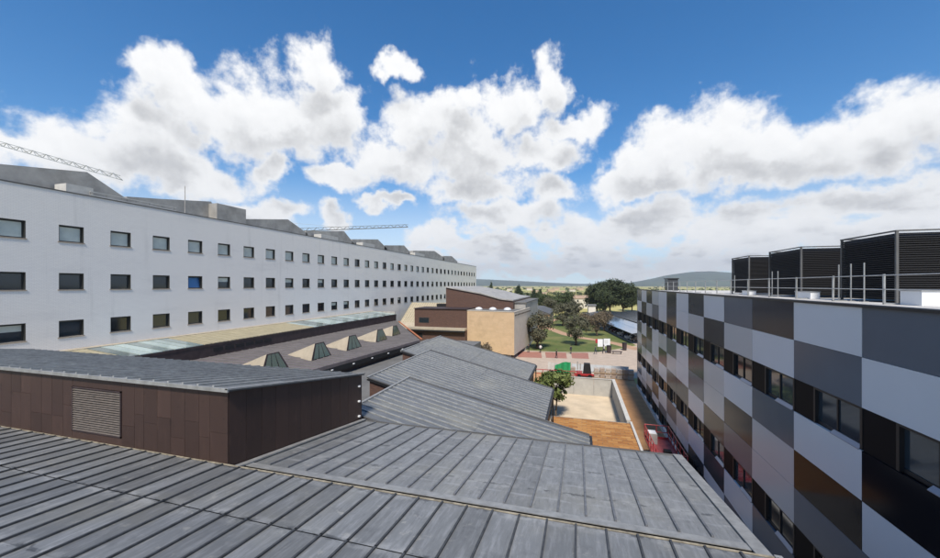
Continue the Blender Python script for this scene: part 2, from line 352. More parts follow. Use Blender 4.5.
# ---------------------------------------------------------------- mesh helpers
WM = {}
class MB:
    """collects faces with a material slot per face"""
    def __init__(s): s.v = []; s.f = []; s.m = []; s.mats = []
    def slot(s, m):
        if m not in s.mats: s.mats.append(m)
        return s.mats.index(m)
    def face(s, pts, m):
        i = len(s.v); s.v += [tuple(p) for p in pts]; s.f.append(tuple(range(i, i + len(pts)))); s.m.append(s.slot(m)); return s
    def box(s, lo, hi, m, M=None):
        x0, y0, z0 = lo; x1, y1, z1 = hi
        P = [Vector(p) for p in ((x0,y0,z0),(x1,y0,z0),(x1,y1,z0),(x0,y1,z0),(x0,y0,z1),(x1,y0,z1),(x1,y1,z1),(x0,y1,z1))]
        if M is not None: P = [M @ p for p in P]
        i = len(s.v); s.v += [tuple(p) for p in P]; k = s.slot(m)
        for q in ((0,3,2,1),(4,5,6,7),(0,1,5,4),(1,2,6,5),(2,3,7,6),(3,0,4,7)):
            s.f.append(tuple(i + a for a in q)); s.m.append(k)
        return s
    def prism(s, poly, vec, m, mcap=None, mside=None):
        """polygon extruded along vec; mside: {edge index: material}"""
        n = len(poly); P = [Vector(p) for p in poly]; V = Vector(vec)
        nrm = sum(((P[i].cross(P[(i + 1) % n])) for i in range(n)), Vector())
        if nrm.dot(V) > 0: P.reverse()
        rev = nrm.dot(V) > 0
        i = len(s.v); s.v += [tuple(p) for p in P] + [tuple(p + V) for p in P]
        s.f.append(tuple(i + a for a in range(n))); s.m.append(s.slot(mcap or m))
        s.f.append(tuple(i + n + a for a in reversed(range(n)))); s.m.append(s.slot(mcap or m))
        for a in range(n):
            b = (a + 1) % n; s.f.append((i + b, i + a, i + n + a, i + n + b))
            e = (n - 2 - a) % n if rev else a
            s.m.append(s.slot((mside or {}).get(e, m)))
        return s
    def tube(s, a, b, r, m, n=6, r2=None):
        a = Vector(a); b = Vector(b); d = (b - a).normalized(); r2 = r if r2 is None else r2
        x = d.orthogonal().normalized(); y = d.cross(x); i = len(s.v); k = s.slot(m)
        for c, q in ((a, r), (b, r2)):
            for j in range(n):
                t = 2 * math.pi * j / n; s.v.append(tuple(c + (x * math.cos(t) + y * math.sin(t)) * q))
        for j in range(n):
            j2 = (j + 1) % n; s.f.append((i + j, i + j2, i + n + j2, i + n + j)); s.m.append(k)
        s.f.append(tuple(i + j for j in reversed(range(n)))); s.m.append(k)
        s.f.append(tuple(i + n + j for j in range(n))); s.m.append(k)
        return s
    def mesh(s, name, smooth=False):
        me = bpy.data.meshes.new(name); me.from_pydata(s.v, [], s.f)
        for m in s.mats: me.materials.append(m)
        me.polygons.foreach_set('material_index', s.m)
        if smooth: me.polygons.foreach_set('use_smooth', [True] * len(s.f))
        me.update(); return me

def link(name, data, parent=None, M=None):
    """M is the world matrix; parts are stored relative to their parent"""
    o = bpy.data.objects.new(name, data); C.objects.link(o)
    M = M if M is not None else Matrix()
    if parent is not None:
        o.parent = parent; o.matrix_basis = WM[parent].inverted() @ M
    else: o.matrix_basis = M
    WM[o] = M.copy(); return o
def tag(o, label=None, cat=None, group=None, kind=None):
    if label: o['label'] = label
    if cat: o['category'] = cat
    if group: o['group'] = group
    if kind: o['kind'] = kind
    return o
def thing(name, loc, label, cat, group=None):
    e = link(name, None, None, Matrix.Translation(loc)); e.empty_display_size = .3
    return tag(e, label, cat, group)
def part(name, mb, parent, M=None, smooth=False):
    return link(name, mb.mesh(name, smooth) if isinstance(mb, MB) else mb, parent, M)
def centred(mb):
    """move a collector's vertices so its base centre is the origin; returns that origin"""
    xs = [v[0] for v in mb.v]; ys = [v[1] for v in mb.v]; zs = [v[2] for v in mb.v]
    c = Vector(((min(xs) + max(xs)) / 2, (min(ys) + max(ys)) / 2, min(zs)))
    mb.v = [(v[0] - c.x, v[1] - c.y, v[2] - c.z) for v in mb.v]; return c
def wpart(name, mb, parent, smooth=False):      # part given in world coordinates
    c = centred(mb); return link(name, mb.mesh(name, smooth), parent, Matrix.Translation(c))
def single(name, mb, label, cat, group=None, smooth=False):
    c = centred(mb); return tag(link(name, mb.mesh(name, smooth), None, Matrix.Translation(c)), label, cat, group)
def struct(name, mb):
    c = centred(mb); return tag(link(name, mb.mesh(name), None, Matrix.Translation(c)), kind='structure')
def sheet(pts, z, m):
    return MB().prism([(p[0], p[1], z - .05) for p in pts], (0, 0, .05), m)

def frame_on(O, ux, uy):
    """matrix with local x along ux, y along uy (down the fall), z the upward normal"""
    ux = Vector(ux).normalized(); uy = Vector(uy).normalized(); n = ux.cross(uy)
    return Matrix(((ux.x, uy.x, n.x, O[0]), (ux.y, uy.y, n.y, O[1]), (ux.z, uy.z, n.z, O[2]), (0, 0, 0, 1)))
def zinc_roof(parent, O, ux, uy, width, length, pitch, laps, mpan, mbat, bw=.05, bh=.055, lap=.012, trim=0.0):
    """standing-seam sheets laid side by side along ux, each run of sheets lapped down uy"""
    M = frame_on(O, ux, uy); n = max(1, round(width / pitch)); w = width / n
    sl = length / laps
    mb = MB()
    P = [Vector(p) for p in ((0, 0, .004), (w, 0, .004), (w, sl + .03, .004 + lap), (0, sl + .03, .004 + lap))]
    mb.face(P, mpan)
    mb.face([(0, sl + .03, .004 + lap), (w, sl + .03, .004 + lap), (w, sl + .03, 0), (0, sl + .03, 0)], mpan)
    mb.box((-bw / 2, trim, 0), (bw / 2, sl + .03 - trim, bh), mbat)
    me = mb.mesh('zinc_panel')
    for i in range(n):
        for j in range(laps):
            link('zinc_panel', me, parent, M @ Matrix.Translation((i * w, j * sl, 0)))
    return M

# ---------------------------------------------------------------- ground
g = MB(); g.face([(-9000, -3000, 0), (9000, -3000, 0), (9000, 15000, 0), (-9000, 15000, 0)], FIELD)
# the pit of the courtyard is left open in the sheet
def ground_sheet():
    m = MB(); X0, X1, Y0, Y1 = -3.2, 4.9, 30.0, 56.0; B = 14000
    for q in (((-B, -3000), (B, -3000), (B, Y0), (-B, Y0)), ((-B, Y1), (B, Y1), (B, 15000), (-B, 15000)),
              ((-B, Y0), (X0, Y0), (X0, Y1), (-B, Y1)), ((X1, Y0), (B, Y0), (B, Y1), (X1, Y1))):
        m.face([(x, y, 0) for x, y in q], FIELD)
    return m
o = link('ground', ground_sheet().mesh('ground')); tag(o, kind='structure')
def flat(name, pts, z, m, kind='structure'):
    mb = MB().face([(p[0], p[1], 0) for p in pts], m)
    c = Vector((sum(p[0] for p in pts) / len(pts), sum(p[1] for p in pts) / len(pts), z))
    mb.v = [(v[0] - c.x, v[1] - c.y, 0) for v in mb.v]
    me = mb.mesh(name); 
    if me.polygons[0].normal.z < 0: me.flip_normals()
    return tag(link(name, me, None, Matrix.Translation(c)), kind=kind)
flat('site_yard', [(-60, -20), (40, -20), (40, 29.9), (-60, 29.9)], .004, CONCYARD)
flat('dirt_alley', [(4.95, 27), (8.1, 27), (8.1, 62), (4.95, 62)], .008, DIRT)
flat('dirt_strip', [(-10, 56.1), (4.9, 56.1), (4.9, 62), (-10, 62)], .008, DIRT)
plz = [onz(500, 353.5, 0), onz(520, 350.5, 0), onz(560, 353.3, 0), onz(600, 352.6, 0), onz(640, 345, 0), onz(660, 352, 0), (9, 62.2, 0), (-14, 62.2, 0)]
flat('plaza', [(p[0], p[1]) for p in plz], .005, PAVE)
for i, (a, b) in enumerate(((517, 541), (545, 566), (571, 588))):
    q = [onz(a, 351.6 + .02 * (a - 517), 0), onz(b, 351.6 + .02 * (b - 517), 0), onz(b + 1, 357.6 + .02 * (b - 517), 0), onz(a + 1, 357.2 + .02 * (a - 517), 0)]
    flat('paving_band', [(p[0], p[1]) for p in q], .010 , PAVE_RED)
lawn = [onz(x, y, 0) for x, y in ((505, 352.5), (520, 350), (560, 352.8), (600, 352.2), (640, 344.5), (634, 338), (600, 324), (585, 317), (568, 312), (545, 318), (520, 332))]
flat('lawn', [(p[0], p[1]) for p in lawn], .004, LAWN)
def ribbon(name, pix, w, z, m):
    P = [onz(x, y, 0) for x, y in pix]; L = []; Rr = []
    for i, p in enumerate(P):
        d = (P[min(i + 1, len(P) - 1)] - P[max(i - 1, 0)]).normalized(); n = Vector((-d.y, d.x, 0)) * w / 2
        L.append(p + n); Rr.append(p - n)
    mb = MB()
    for i in range(len(P) - 1):
        mb.face([(q.x, q.y, z) for q in (Rr[i], Rr[i + 1], L[i + 1], L[i])], m)
    me = mb.mesh(name)
    return tag(link(name, me), kind='structure')
ribbon('garden_path', [(540, 324), (552, 329.5), (566, 334.5), (582, 338), (600, 340.5), (618, 344), (640, 350)], 3.0, .010, PATH)
ribbon('side_path', [(536, 331), (547, 322.5), (556, 319), (566, 320)], 3.2, .012, PATH)
ribbon('car_park_lane', [(672, 356), (645, 343), (628, 336), (612, 329), (598, 321.5), (588, 316)], 6.5, .014, PAVE)
ribbon('kerb', [(520, 350.3), (545, 351.8), (570, 352.6), (600, 352.4), (622, 349)], .8, .03, PAVE)
# car park ground under the solar roofs
cp = [onz(x, y, 0) for x, y in ((600, 321), (614, 327.5), (640, 337.5), (700, 340), (690, 318), (600, 313))]
flat('car_park', [(p[0], p[1]) for p in cp], .006, ASPH)

# courtyard pit
PITZ = -1.2
cy = MB(); cy.box((-3.2, 30, PITZ - .3), (4.9, 56, PITZ), SANDG); struct('courtyard_floor', cy)
t = thing('courtyard_wall', (1, 56, 0), 'grey concrete retaining wall round the sunken sandy courtyard', 'wall')
for k in range(3):
    x0 = -3.3 + k * 2.72
    wpart('wall_panel', MB().box((x0, 55.2, PITZ), (x0 + 2.69, 55.5, 1.15), CONC), t)
for k in range(6):
    y0 = 39.2 + k * 2.68
    wpart('wall_panel', MB().box((4.55, y0, PITZ), (4.85, y0 + 2.65, 1.15), CONC), t)
wpart('coping', MB().box((4.5, 39.2, 1.155), (4.9, 55.55, 1.23), CONCW), t)
wpart('coping', MB().box((-3.3, 55.15, 1.155), (4.49, 55.55, 1.23), CONC), t)

# ---------------------------------------------------------------- white hospital block
WX = -43.5; WTOP = H + 8.2; WY0, WY1 = 2.0, 161.0
t = thing('white_building', (WX, 80, 0), 'long white brick block with three rows of small windows', 'building')
wins = []
for r, dz in enumerate((4.55, .33, -3.86)):
    y = 21.5 - 3.76 * 5
    while y + 1.7 < WY1 - .6:
        if y > WY0 + .5: wins.append((r, y, H + dz))
        y += 3.76
WW, WH = 1.72, 1.45
wall = MB()
ys = sorted({WY0, WY1} | {y for r, y, z in wins} | {y + WW for r, y, z in wins})
zs = sorted({0.0, WTOP} | {z - WH / 2 for r, y, z in wins} | {z + WH / 2 for r, y, z in wins})
hole = {(round(y, 3), round(z - WH / 2, 3)) for r, y, z in wins}
for a in range(len(ys) - 1):
    for b in range(len(zs) - 1):
        if (round(ys[a], 3), round(zs[b], 3)) in hole: continue
        wall.face([(WX, ys[a], zs[b]), (WX, ys[a + 1], zs[b]), (WX, ys[a + 1], zs[b + 1]), (WX, ys[a], zs[b + 1])], WHITEB)
wall.face([(WX, WY0, 0), (WX, WY0, WTOP), (WX - 25, WY0, WTOP), (WX - 25, WY0, 0)], WHITEB)
wall.face([(WX, WY1, 0), (WX - 25, WY1, 0), (WX - 25, WY1, WTOP), (WX, WY1, WTOP)], WHITEB)
wall.face([(WX - 25, WY0, 0), (WX - 25, WY0, WTOP), (WX - 25, WY1, WTOP), (WX - 25, WY1, 0)], WHITEB)
dep = .28
for r, y, z in wins:
    a, b, c, d = y, y + WW, z - WH / 2, z + WH / 2
    wall.face([(WX, a, c), (WX - dep, a, c), (WX - dep, b, c), (WX, b, c)], WHITEB)
    wall.face([(WX, a, d), (WX, b, d), (WX - dep, b, d), (WX - dep, a, d)], WHITEB)
    wall.face([(WX, a, c), (WX, a, d), (WX - dep, a, d), (WX - dep, a, c)], WHITEB)
    wall.face([(WX, b, c), (WX - dep, b, c), (WX - dep, b, d), (WX, b, d)], WHITEB)
wpart('wall', wall, t)
wpart('roof_deck', MB().box((WX - 24.9, WY0 + .1, WTOP - .3), (WX - .1, WY1 - .1, WTOP - .02), MEMB), t)
wpart('coping', MB().box((WX - .3, WY0 - .03, WTOP), (WX + .04, WY1 + .03, WTOP + .10), GREYZ2), t)
fr = MB(); fw = .09
fr.box((-.05, 0, 0), (0, WW, fw), FRAME).box((-.05, 0, WH - fw - .06), (0, WW, WH), FRAME).box((-.05, 0, fw), (0, fw, WH - fw - .06), FRAME).box((-.05, WW - fw - .05, fw), (0, WW, WH - fw - .06), FRAME)
fr.box((.0, .002, WH - .05), (dep - .055, WW - .002, WH - .003), FRAME).box((.0, WW - .05, .002), (dep - .055, WW - .003, WH - .051), FRAME).box((0, .003, .002), (dep - .055, .04, WH - .051), FRAME)
frame_me = fr.mesh('frame')
pane_me = [MB().face([(-.03, fw, fw), (-.03, WW - fw, fw), (-.03, WW - fw, WH - fw), (-.03, fw, WH - fw)], m).mesh('pane') for m in (GLASS, PALEPANE)]
sill_me = MB().box((-.02, -.08, -.09), (dep - .01, WW + .06, .0), STONESILL).mesh('sill')
blind_half = MB().face([(-.026, fw, WH * .55), (-.026, WW - fw, WH * .55), (-.026, WW - fw, WH - fw), (-.026, fw, WH - fw)], PALEPANE).mesh('blind')
for r, y, z in wins:
    M = Matrix.Translation((WX - dep + .05, y, z - WH / 2))
    w = link('window', frame_me, t, M)
    light = (r == 0 and rng.random() < .9) if y < 75 else (r == 0 and rng.random() < .35)
    if r == 1 and abs(y - 32.78) < .1: link('tilted_pane', MB().face([(-.03, fw, fw), (-.03, WW - fw, fw), (-.25, WW - fw, WH - fw), (-.25, fw, WH - fw)], SKYREFLG).mesh('tilted_pane'), w, M)
    else: link('pane', pane_me[1 if light else 0], w, M)
    link('sill', sill_me, w, M)
    if r > 0 and rng.random() < .22: link('blind', blind_half, w, M)
# rooftop plant volumes, set back from the edge
vols = [[(-60, 160), (0, 164), (87, 172), (127, 199)], [(127, 196.5), (158, 198.7), (211, 201.5), (217, 210)], [(246, 219), (288, 219.4), (307, 233)],
        [(306, 231), (344, 231), (354, 243.6)], [(352, 239.2), (378, 239.4), (387, 248.6)], [(384.5, 245.3), (404, 245.4), (411, 253)],
        [(413, 250.6), (434.5, 251), (444, 257.8)], [(443, 256), (451.7, 256.1), (457.5, 261.5)]]
for i, v in enumerate(vols):
    X = WX - 3.6
    P = [onx(x, y, X) for x, y in v]
    base = WTOP - .03
    poly = [(X, P[0].y, base)] + [(X, p.y, max(p.z, base + .05)) for p in P] + [(X, P[-1].y + .3, base)]
    wpart('plant_room', MB().prism(poly, (-13, 0, 0), GREYZ), t)
bx = onx(217, 203, WX - 2.2); bx2 = onx(246, 209, WX - 2.2)
wpart('plant_box', MB().box((WX - 9, bx.y, WTOP - .02), (WX - 2.2, bx2.y, bx.z), GREYZ), t)
for px, py, wd in ((80, 190, 2.0), (330, 236, 5), (369, 246, 5), (420, 254.5, 7)):
    p = onx(px, py, WX - 1.6)
    wpart('air_unit', MB().box((WX - 3.2, p.y - wd / 2, WTOP + .0), (WX - 1.6, p.y + wd / 2, WTOP + 1.15), CONCW), t)
p = onx(90, 200, WX - 1.4)
rl = MB()
for k in range(7): rl.tube((WX - 1.4, p.y + k * 1.3, WTOP), (WX - 1.4, p.y + k * 1.3, WTOP + .75), .04, GREYZ)
for zz in (.4, .75): rl.box((WX - 1.46, p.y, WTOP + zz - .05), (WX - 1.34, p.y + 8, WTOP + zz + .05), CONCW)
wpart('roof_rail', rl, t)
p = onx(185, 206, WX - 1.5)
wpart('mast', MB().tube((WX - 1.5, p.y, WTOP), (WX - 1.5, p.y, WTOP + 3.6), .06, GREYZ, 6, .035), t)

# ---------------------------------------------------------------- tower cranes behind the block
def lattice(mb, a, b, hgt, wid, seg, m, r=.09):
    a = Vector(a); b = Vector(b); d = (b - a).normalized(); side = d.cross(Vector((0, 0, 1))).normalized() * wid / 2; up = Vector((0, 0, hgt))
    mb.tube(a + side, b + side, r, m, 4); mb.tube(a - side, b - side, r, m, 4); mb.tube(a + up, b + up * .8, r, m, 4)
    for i in range(seg):
        p = a.lerp(b, i / seg); q = a.lerp(b, (i + .5) / seg); e = a.lerp(b, (i + 1) / seg)
        for s in (side, -side):
            mb.tube(p + s, q + up * .95, r * .6, m, 4); mb.tube(q + up * .95, e + s, r * .6, m, 4)
def crane(label, tip, root, hgt, cm=GALV, cr=.09):
    t = thing('tower_crane', (root[0], root[1], 0), label, 'crane', 'tower cranes behind the white block')
    j = MB(); lattice(j, root, tip, hgt, 1.1, 24, cm, cr); wpart('jib', j, t)
    m = MB(); z = 0
    for sx in (-.8, .8):
        for sy in (-.8, .8): m.tube((root[0] + sx, root[1] + sy, 0), (root[0] + sx, root[1] + sy, root[2] + .5), .12, GALV, 4)
    n = int(root[2] / 3)
    for i in range(n):
        s = 1 if i % 2 else -1
        m.tube((root[0] - .8 * s, root[1] - .8, i * 3), (root[0] + .8 * s, root[1] - .8, i * 3 + 3), .06, GALV, 4)
        m.tube((root[0] + .8, root[1] - .8 * s, i * 3), (root[0] + .8, root[1] + .8 * s, i * 3 + 3), .06, GALV, 4)
    wpart('mast', m, t)
    top = Vector(root) + Vector((0, 0, 6.5)); wpart('tower_head', MB().tube(root, top, .5, GALV, 4, .15), t)
    p = Vector(root).lerp(Vector(tip), .6) + Vector((0, 0, hgt * .9)); wpart('tie_bar', MB().tube(top, p, .05, GALV, 4), t)
    d = (Vector(root) - Vector(tip)).normalized(); cj = MB(); lattice(cj, Vector(root), Vector(root) + d * 12, hgt, 1.1, 7, GALV); wpart('counter_jib', cj, t)
    q = Vector(root) + d * 10.5; wpart('counterweight', MB().box((q.x - 1, q.y - 1, q.z - 2.2), (q.x + 1, q.y + 1, q.z - .05), CONC), t)
a = ond(120, 179.5, 78); b = ond(-190, 92, 82); crane('lattice crane jib slanting in over the near end of the white block', a, b, 1.0)
a = ond(408, 227, 165); b = ond(225, 234, 150); crane('slim lattice crane jib showing above the middle of the white block', a, (b.x, b.y, b.z), 1.3, GREYZ2, .10)

# ---------------------------------------------------------------- podium with wedge skylights, along the white block
t = thing('podium_building', (-32, 45, 0), 'low podium with purple grey roof and five wedge skylights along white block', 'building')
z0, z1 = H - 5.75, H - 6.2
wpart('ledge', MB().box((WX + .01, 14, z0 - .35), (WX + .9, 73.5, z0 + .05), BEIGE), t)
ur = MB(); XA, XB = WX + .9, -37.5
step = 1.0; n = 59
pan = [MB().prism([(XA, 0, z0), (XB, 0, z1), (XB, 0, z1 - .07), (XA, 0, z0 - .07)], (0, w_, 0), m) for m, w_ in ((YELROOF, .90), (PALEGLASS, .86))]
for m in pan: m.v = [(v[0] - XB, v[1], v[2] - z1) for v in m.v]
pan_me = [pan[0].mesh('roof_sheet'), pan[1].mesh('glass_sheet')]
for i in range(n):
    y = 14 + i * step
    gl = (23 <= y < 29.5) or y > 46
    link('glass_sheet' if gl else 'roof_sheet', pan_me[1 if gl else 0], t, Matrix.Translation((XB, y, z1)))
wpart('sheet_rib_bed', MB().prism([(XA, 14, z0 - .08), (XB + .02, 14, z1 - .08), (XB + .02, 14, z1 - .3), (XA, 14, z0 - .3)], (0, 59, 0), FASCIA), t)
wpart('fascia', MB().box((XB - .3, 14, H - 7.75), (XB - .02, 73, z1 - .31), FASCIA), t)
for k in range(6): wpart('louvre_slot', MB().box((XB - .02, 31 + k * 1.35, H - 7.15), (XB + .02, 32.1 + k * 1.35, H - 6.75), BLACK), t)
wpart('end_trim', MB().box((XB - .3, 73.0, H - 7.7), (XA, 73.2, z0 + .02), GREYZ), t)
q = [(-37.6, 14), (-37.6, 73), (-21.9, 50), (-25.2, 14)]
zr = lambda x, y: H - 7.62 - .3 * (x + 37.6) / 15
wpart('membrane_roof', MB().prism([(x, y, zr(x, y)) for x, y in q], (0, 0, -.35), PURPR), t)
rb = MB()
for k in range(60):
    y = 14.4 + k; xe = -25.2 + (y - 14) * (3.3 / 36) if y < 50 else -21.9 - (y - 50) * (15.7 / 23)
    if xe > -37: rb.prism([(-37.45, y, zr(-37.45, y)), (xe - .1, y, zr(xe, y)), (xe - .1, y, zr(xe, y) + .07), (-37.45, y, zr(-37.45, y) + .07)], (0, .08, 0), MEMB)
tag(wpart('roof_seams', rb, t), kind='stuff')
wpart('front_fascia', MB().prism([(-25.2, 14, H - 8.22), (-21.9, 50, H - 8.25), (-22.3, 50, H - 8.25), (-25.6, 14, H - 8.22)], (0, 0, -.55), BLACK), t)
wpart('front_wall', MB().prism([(-25.5, 14, 0), (-22.4, 50, 0), (-37, 72, 0), (-37, 14, 0)], (0, 0, H - 8.75), FASCIA), t)
for k in range(11):
    f = (k + .5) / 11; x = -25.15 + f * 3.3; y = 14 + f * 36
    wpart('soffit_lamp', MB().box((x, y - .12, H - 8.5), (x + .1, y + .12, H - 8.4), WHITEP), t)
wpart('red_edge', MB().prism([(-36, 70.9, H - 7.64), (-21.95, 50.3, H - 7.9), (-21.75, 50.5, H - 7.9), (-35.8, 71.1, H - 7.64)], (0, 0, .10), TERRA), t)
for y0 in (26.2, 32.6, 38.7, 45.4, 51.6):
    xg = -26.4 if y0 < 50 else -27.2; w = 3.3; zb = zr(xg, y0); h = 1.65
    if y0 > 50: w = 2.9; h = 1.5
    A, B_ = Vector((xg, y0, zb)), Vector((xg, y0 + w, zb)); Cc, Dd = Vector((xg - .3, y0 + w * .72, zb + h)), Vector((xg - .3, y0 + w * .28, zb + h))
    E, Fv = Vector((xg - 4.6, y0 + w * .85, zr(xg - 4.6, 0))), Vector((xg - 4.6, y0 + w * .55, zr(xg - 4.6, 0)))
    m = MB(); m.face([A, Dd, Fv], BEIGE).face([Dd, Cc, E, Fv], BEIGE).face([Cc, B_, E], BEIGE).face([A, B_, Cc, Dd], FASCIA).face([A, Fv, E, B_], FASCIA)
    s = wpart('skylight', m, t)
    gm = MB(); off = Vector((.03, 0, .006)); cen = (A + B_ + Cc + Dd) / 4
    for k in range(3):
        f0, f1 = k / 3 + .02, (k + 1) / 3 - .02
        a_, b_, c_, d_ = A.lerp(B_, .08 + .84 * f0), A.lerp(B_, .08 + .84 * f1), Dd.lerp(Cc, .08 + .84 * f1), Dd.lerp(Cc, .08 + .84 * f0)
        up = Vector((0, 0, .1)); gq = MB().face([a_ + off + up, b_ + off + up, c_ + off - up, d_ + off - up], GLASSG)
        wpart('glass', gq, s)

# ---------------------------------------------------------------- foreground: zinc roofs with the clad upper storey
L1Y, L1Z = 9.24, H - 5.7
XR = 3.95; XL = -36.0
t = thing('zinc_roof_building', (-10, 9, 0), 'low building under broad grey standing seam zinc roofs in the foreground', 'building')
s1 = .085
near = wpart('upper_roof', MB().prism([(XL, -2, L1Z + s1 * (L1Y + 2) + .05), (XR, -2, L1Z + s1 * (L1Y + 2) + .05), (XR, L1Y - .02, L1Z + .05), (XL, L1Y - .02, L1Z + .05)], (0, 0, -.4), GREYZ2), t)
zinc_roof(near, (XR, L1Y - .10, L1Z + .05 + s1 * .08), (-1, 0, 0), (0, -1, s1), XR - XL, 11.0, .665, 5, ZINC, BATTEN, .045, .05, -.0, 0)
wpart('edge_flashing', MB().box((XL, L1Y - .07, L1Z + .052), (XR, L1Y - .022, L1Z + .072), TANFLASH), t)
s2 = .145; FY = 16.85; LZ = L1Z - s2 * (FY - L1Y)
low = wpart('lower_roof', MB().prism([(-10.6, L1Y + .02, L1Z - .22), (XR, L1Y + .02, L1Z - .22), (XR, FY, LZ - .20), (-10.6, FY, LZ - .20)], (0, 0, -.3), BLACK), t)  # black deck, carries the shade of the gap at the step
zinc_roof(low, (-10.45, L1Y + .66, L1Z - .12 - s2 * .64), (1, 0, 0), (0, 1, -s2), XR + 10.25, (FY - L1Y - .68) * math.hypot(1, s2), .70, 1, ZINCD, BATTENL, .055, .06, 0, .12)
fz = lambda y: L1Z - .115 - s2 * (y - L1Y - .02)
wpart('gap_flashing', MB().prism([(-10.6, L1Y + .44, fz(L1Y + .44)), (XR, L1Y + .44, fz(L1Y + .44)), (XR, L1Y + .74, fz(L1Y + .74)), (-10.6, L1Y + .74, fz(L1Y + .74))], (0, 0, .02), FLASH), t)
wpart('gap_shade_strip', MB().box((-10.6, L1Y + .01, L1Z - .22), (XR - .02, L1Y + .43, L1Z - .205), DARK), t)  # dark strip painting the shade in the gap behind the roof step
wpart('end_trim', MB().prism([(XR - .26, L1Y + .05, L1Z - .10), (XR + .06, L1Y + .05, L1Z - .10), (XR + .06, FY + .03, LZ - .075), (XR - .26, FY + .03, LZ - .075)], (0, 0, .035), FLASH), t)
wpart('end_trim', MB().prism([(XR - .04, -2, L1Z + s1 * (L1Y + 2) + .06), (XR + .10, -2, L1Z + s1 * (L1Y + 2) + .06), (XR + .10, L1Y, L1Z + .06), (XR - .04, L1Y, L1Z + .06)], (0, 0, .035), FLASH), t)
wpart('wall_flashing', MB().prism([(-10.55, L1Y + .05, L1Z - .09), (-10.35, L1Y + .05, L1Z - .09), (-10.35, FY, LZ - .06), (-10.55, FY, LZ - .06)], (0, 0, .05), FLASH), t)
wpart('eave_trim', MB().box((-10.6, FY + .005, LZ - .32), (XR, FY + .05, LZ - .06), GREYZ2), t)
wpart('wall', MB().prism([(XL, -1.9, 0), (XR - .3, -1.9, 0), (XR - .3, FY - .2, 0), (-10.3, FY - .2, 0), (-10.3, L1Y - .2, 0), (XL, L1Y - .2, 0)], (0, 0, L1Z - 1.75), COPPER), t)
wpart('wall', MB().box((XL, -1.9, L1Z - 1.74), (XR - .3, L1Y - .1, L1Z - .36), COPPER), t)

# clad upper storey (louvre, zinc lean-to roof)
t = thing('clad_rooftop_storey', (-20, 13, H - 6.9), 'dark brown metal clad storey with louvre grille and sloping zinc top', 'rooftop storey')
ZT0, ZT1 = H - 3.24, H - 4.52
core = MB().prism([(-10.64, L1Y + .04, L1Z - 1.3), (-10.64, FY, L1Z - 1.3), (-10.64, FY, ZT1 - .12), (-10.64, L1Y + .04, ZT0 - .12)], (-26, 0, 0), BLACK)
wpart('core', core, t)
# front cladding: two courses of sheets, upright joints uneven as laid
lv0, lv1 = ony(72.5, 0, L1Y).x, ony(121.5, 0, L1Y).x
lvz0, lvz1 = H - 2.5 - 2.42 , H - 3.62
lvz0 = ony(97, 434, L1Y).z; lvz1 = ony(97, 389, L1Y).z
x = -36.6; rr = random.Random(3)
while x < -10.63:
    w = min(rr.choice((.62, .62, .62, .45)), -10.6 - x)
    if -10.6 - (x + w) < .2: w = -10.6 - x
    zc = L1Z + rr.choice((.8, 1.0, 1.25, 1.5, .65))
    if x + w > lv0 - .02 and x < lv1 + .02:
        w = (lv0 - x) if x < lv0 - .15 else w
        if x >= lv0 - .15:
            w = lv1 + .02 - x
            for (a, b) in ((L1Z - .15, lvz0 - .02), (lvz1 + .02, ZT0 - .1)):
                wpart('cladding_sheet', MB().box((x + .004, L1Y - .0, a), (x + w - .004, L1Y + .035, b), COPPER), t)
            x += w; continue
    for (a, b) in ((L1Z - .15, zc - .004), (zc + .004, ZT0 - .1)):
        pr = rr.uniform(0, .006)
        wpart('cladding_sheet', MB().box((x + .005, L1Y - pr, a), (x + w - .005, L1Y + .035, b), COPPER), t)
    x += w
# side cladding
y = L1Y + .04
while y < FY - .05:
    w = min(.64, FY - y); f0, f1 = (y - L1Y) / (FY - L1Y), (y + w - L1Y) / (FY - L1Y)
    wpart('cladding_sheet', MB().prism([(-10.635, y + .005, L1Z - .4 - s2 * (y - L1Y)), (-10.635, y + w - .005, L1Z - .4 - s2 * (y + w - L1Y)), (-10.635, y + w - .005, ZT0 + (ZT1 - ZT0) * f1 - .1), (-10.635, y + .005, ZT0 + (ZT1 - ZT0) * f0 - .1)], (.035 + rr.uniform(0, .006), 0, 0), COPPER), t)
    y += w
lv = wpart('louvre', MB().box((lv0, L1Y + .03, lvz0), (lv1, L1Y + .038, lvz1), BLACK), t)
fr = MB()
for (a, b, c, d) in ((lv0, lvz0, lv1, lvz0 + .04), (lv0, lvz1 - .04, lv1, lvz1), (lv0, lvz0, lv0 + .04, lvz1), (lv1 - .04, lvz0, lv1, lvz1)):
    fr.box((a, L1Y - .03, b), (c, L1Y + .029, d), FASCIA)
wpart('louvre_frame', fr, lv)
ns = 19; sh = (lvz1 - lvz0 - .08) / ns
sl = MB().prism([(0, .055, 0), (0, -.03, -sh * .75), (0, -.025, -sh * .75 - .01), (0, .06, -.01)], (lv1 - lv0 - .09, 0, 0), LOUV).mesh('slat')
for k in range(ns): link('slat', sl, lv, Matrix.Translation((lv0 + .045, L1Y - .005, lvz1 - .045 - k * sh)))
rs = (ZT1 - ZT0) / (FY - L1Y)
rf = wpart('roof', MB().prism([(-36.8, L1Y - .1, ZT0 - .09), (-10.5, L1Y - .1, ZT0 - .09), (-10.5, FY + .1, ZT1 - .09), (-36.8, FY + .1, ZT1 - .09)], (0, 0, .06), GREYZ2), t)
zinc_roof(rf, (-36.75, L1Y - .05, ZT0 - .03), (1, 0, 0), (0, 1, rs), 26.2, (FY - L1Y + .1) * math.hypot(1, rs), .66, 1, ZINC, BATTENP, .07, .07, 0, .05)
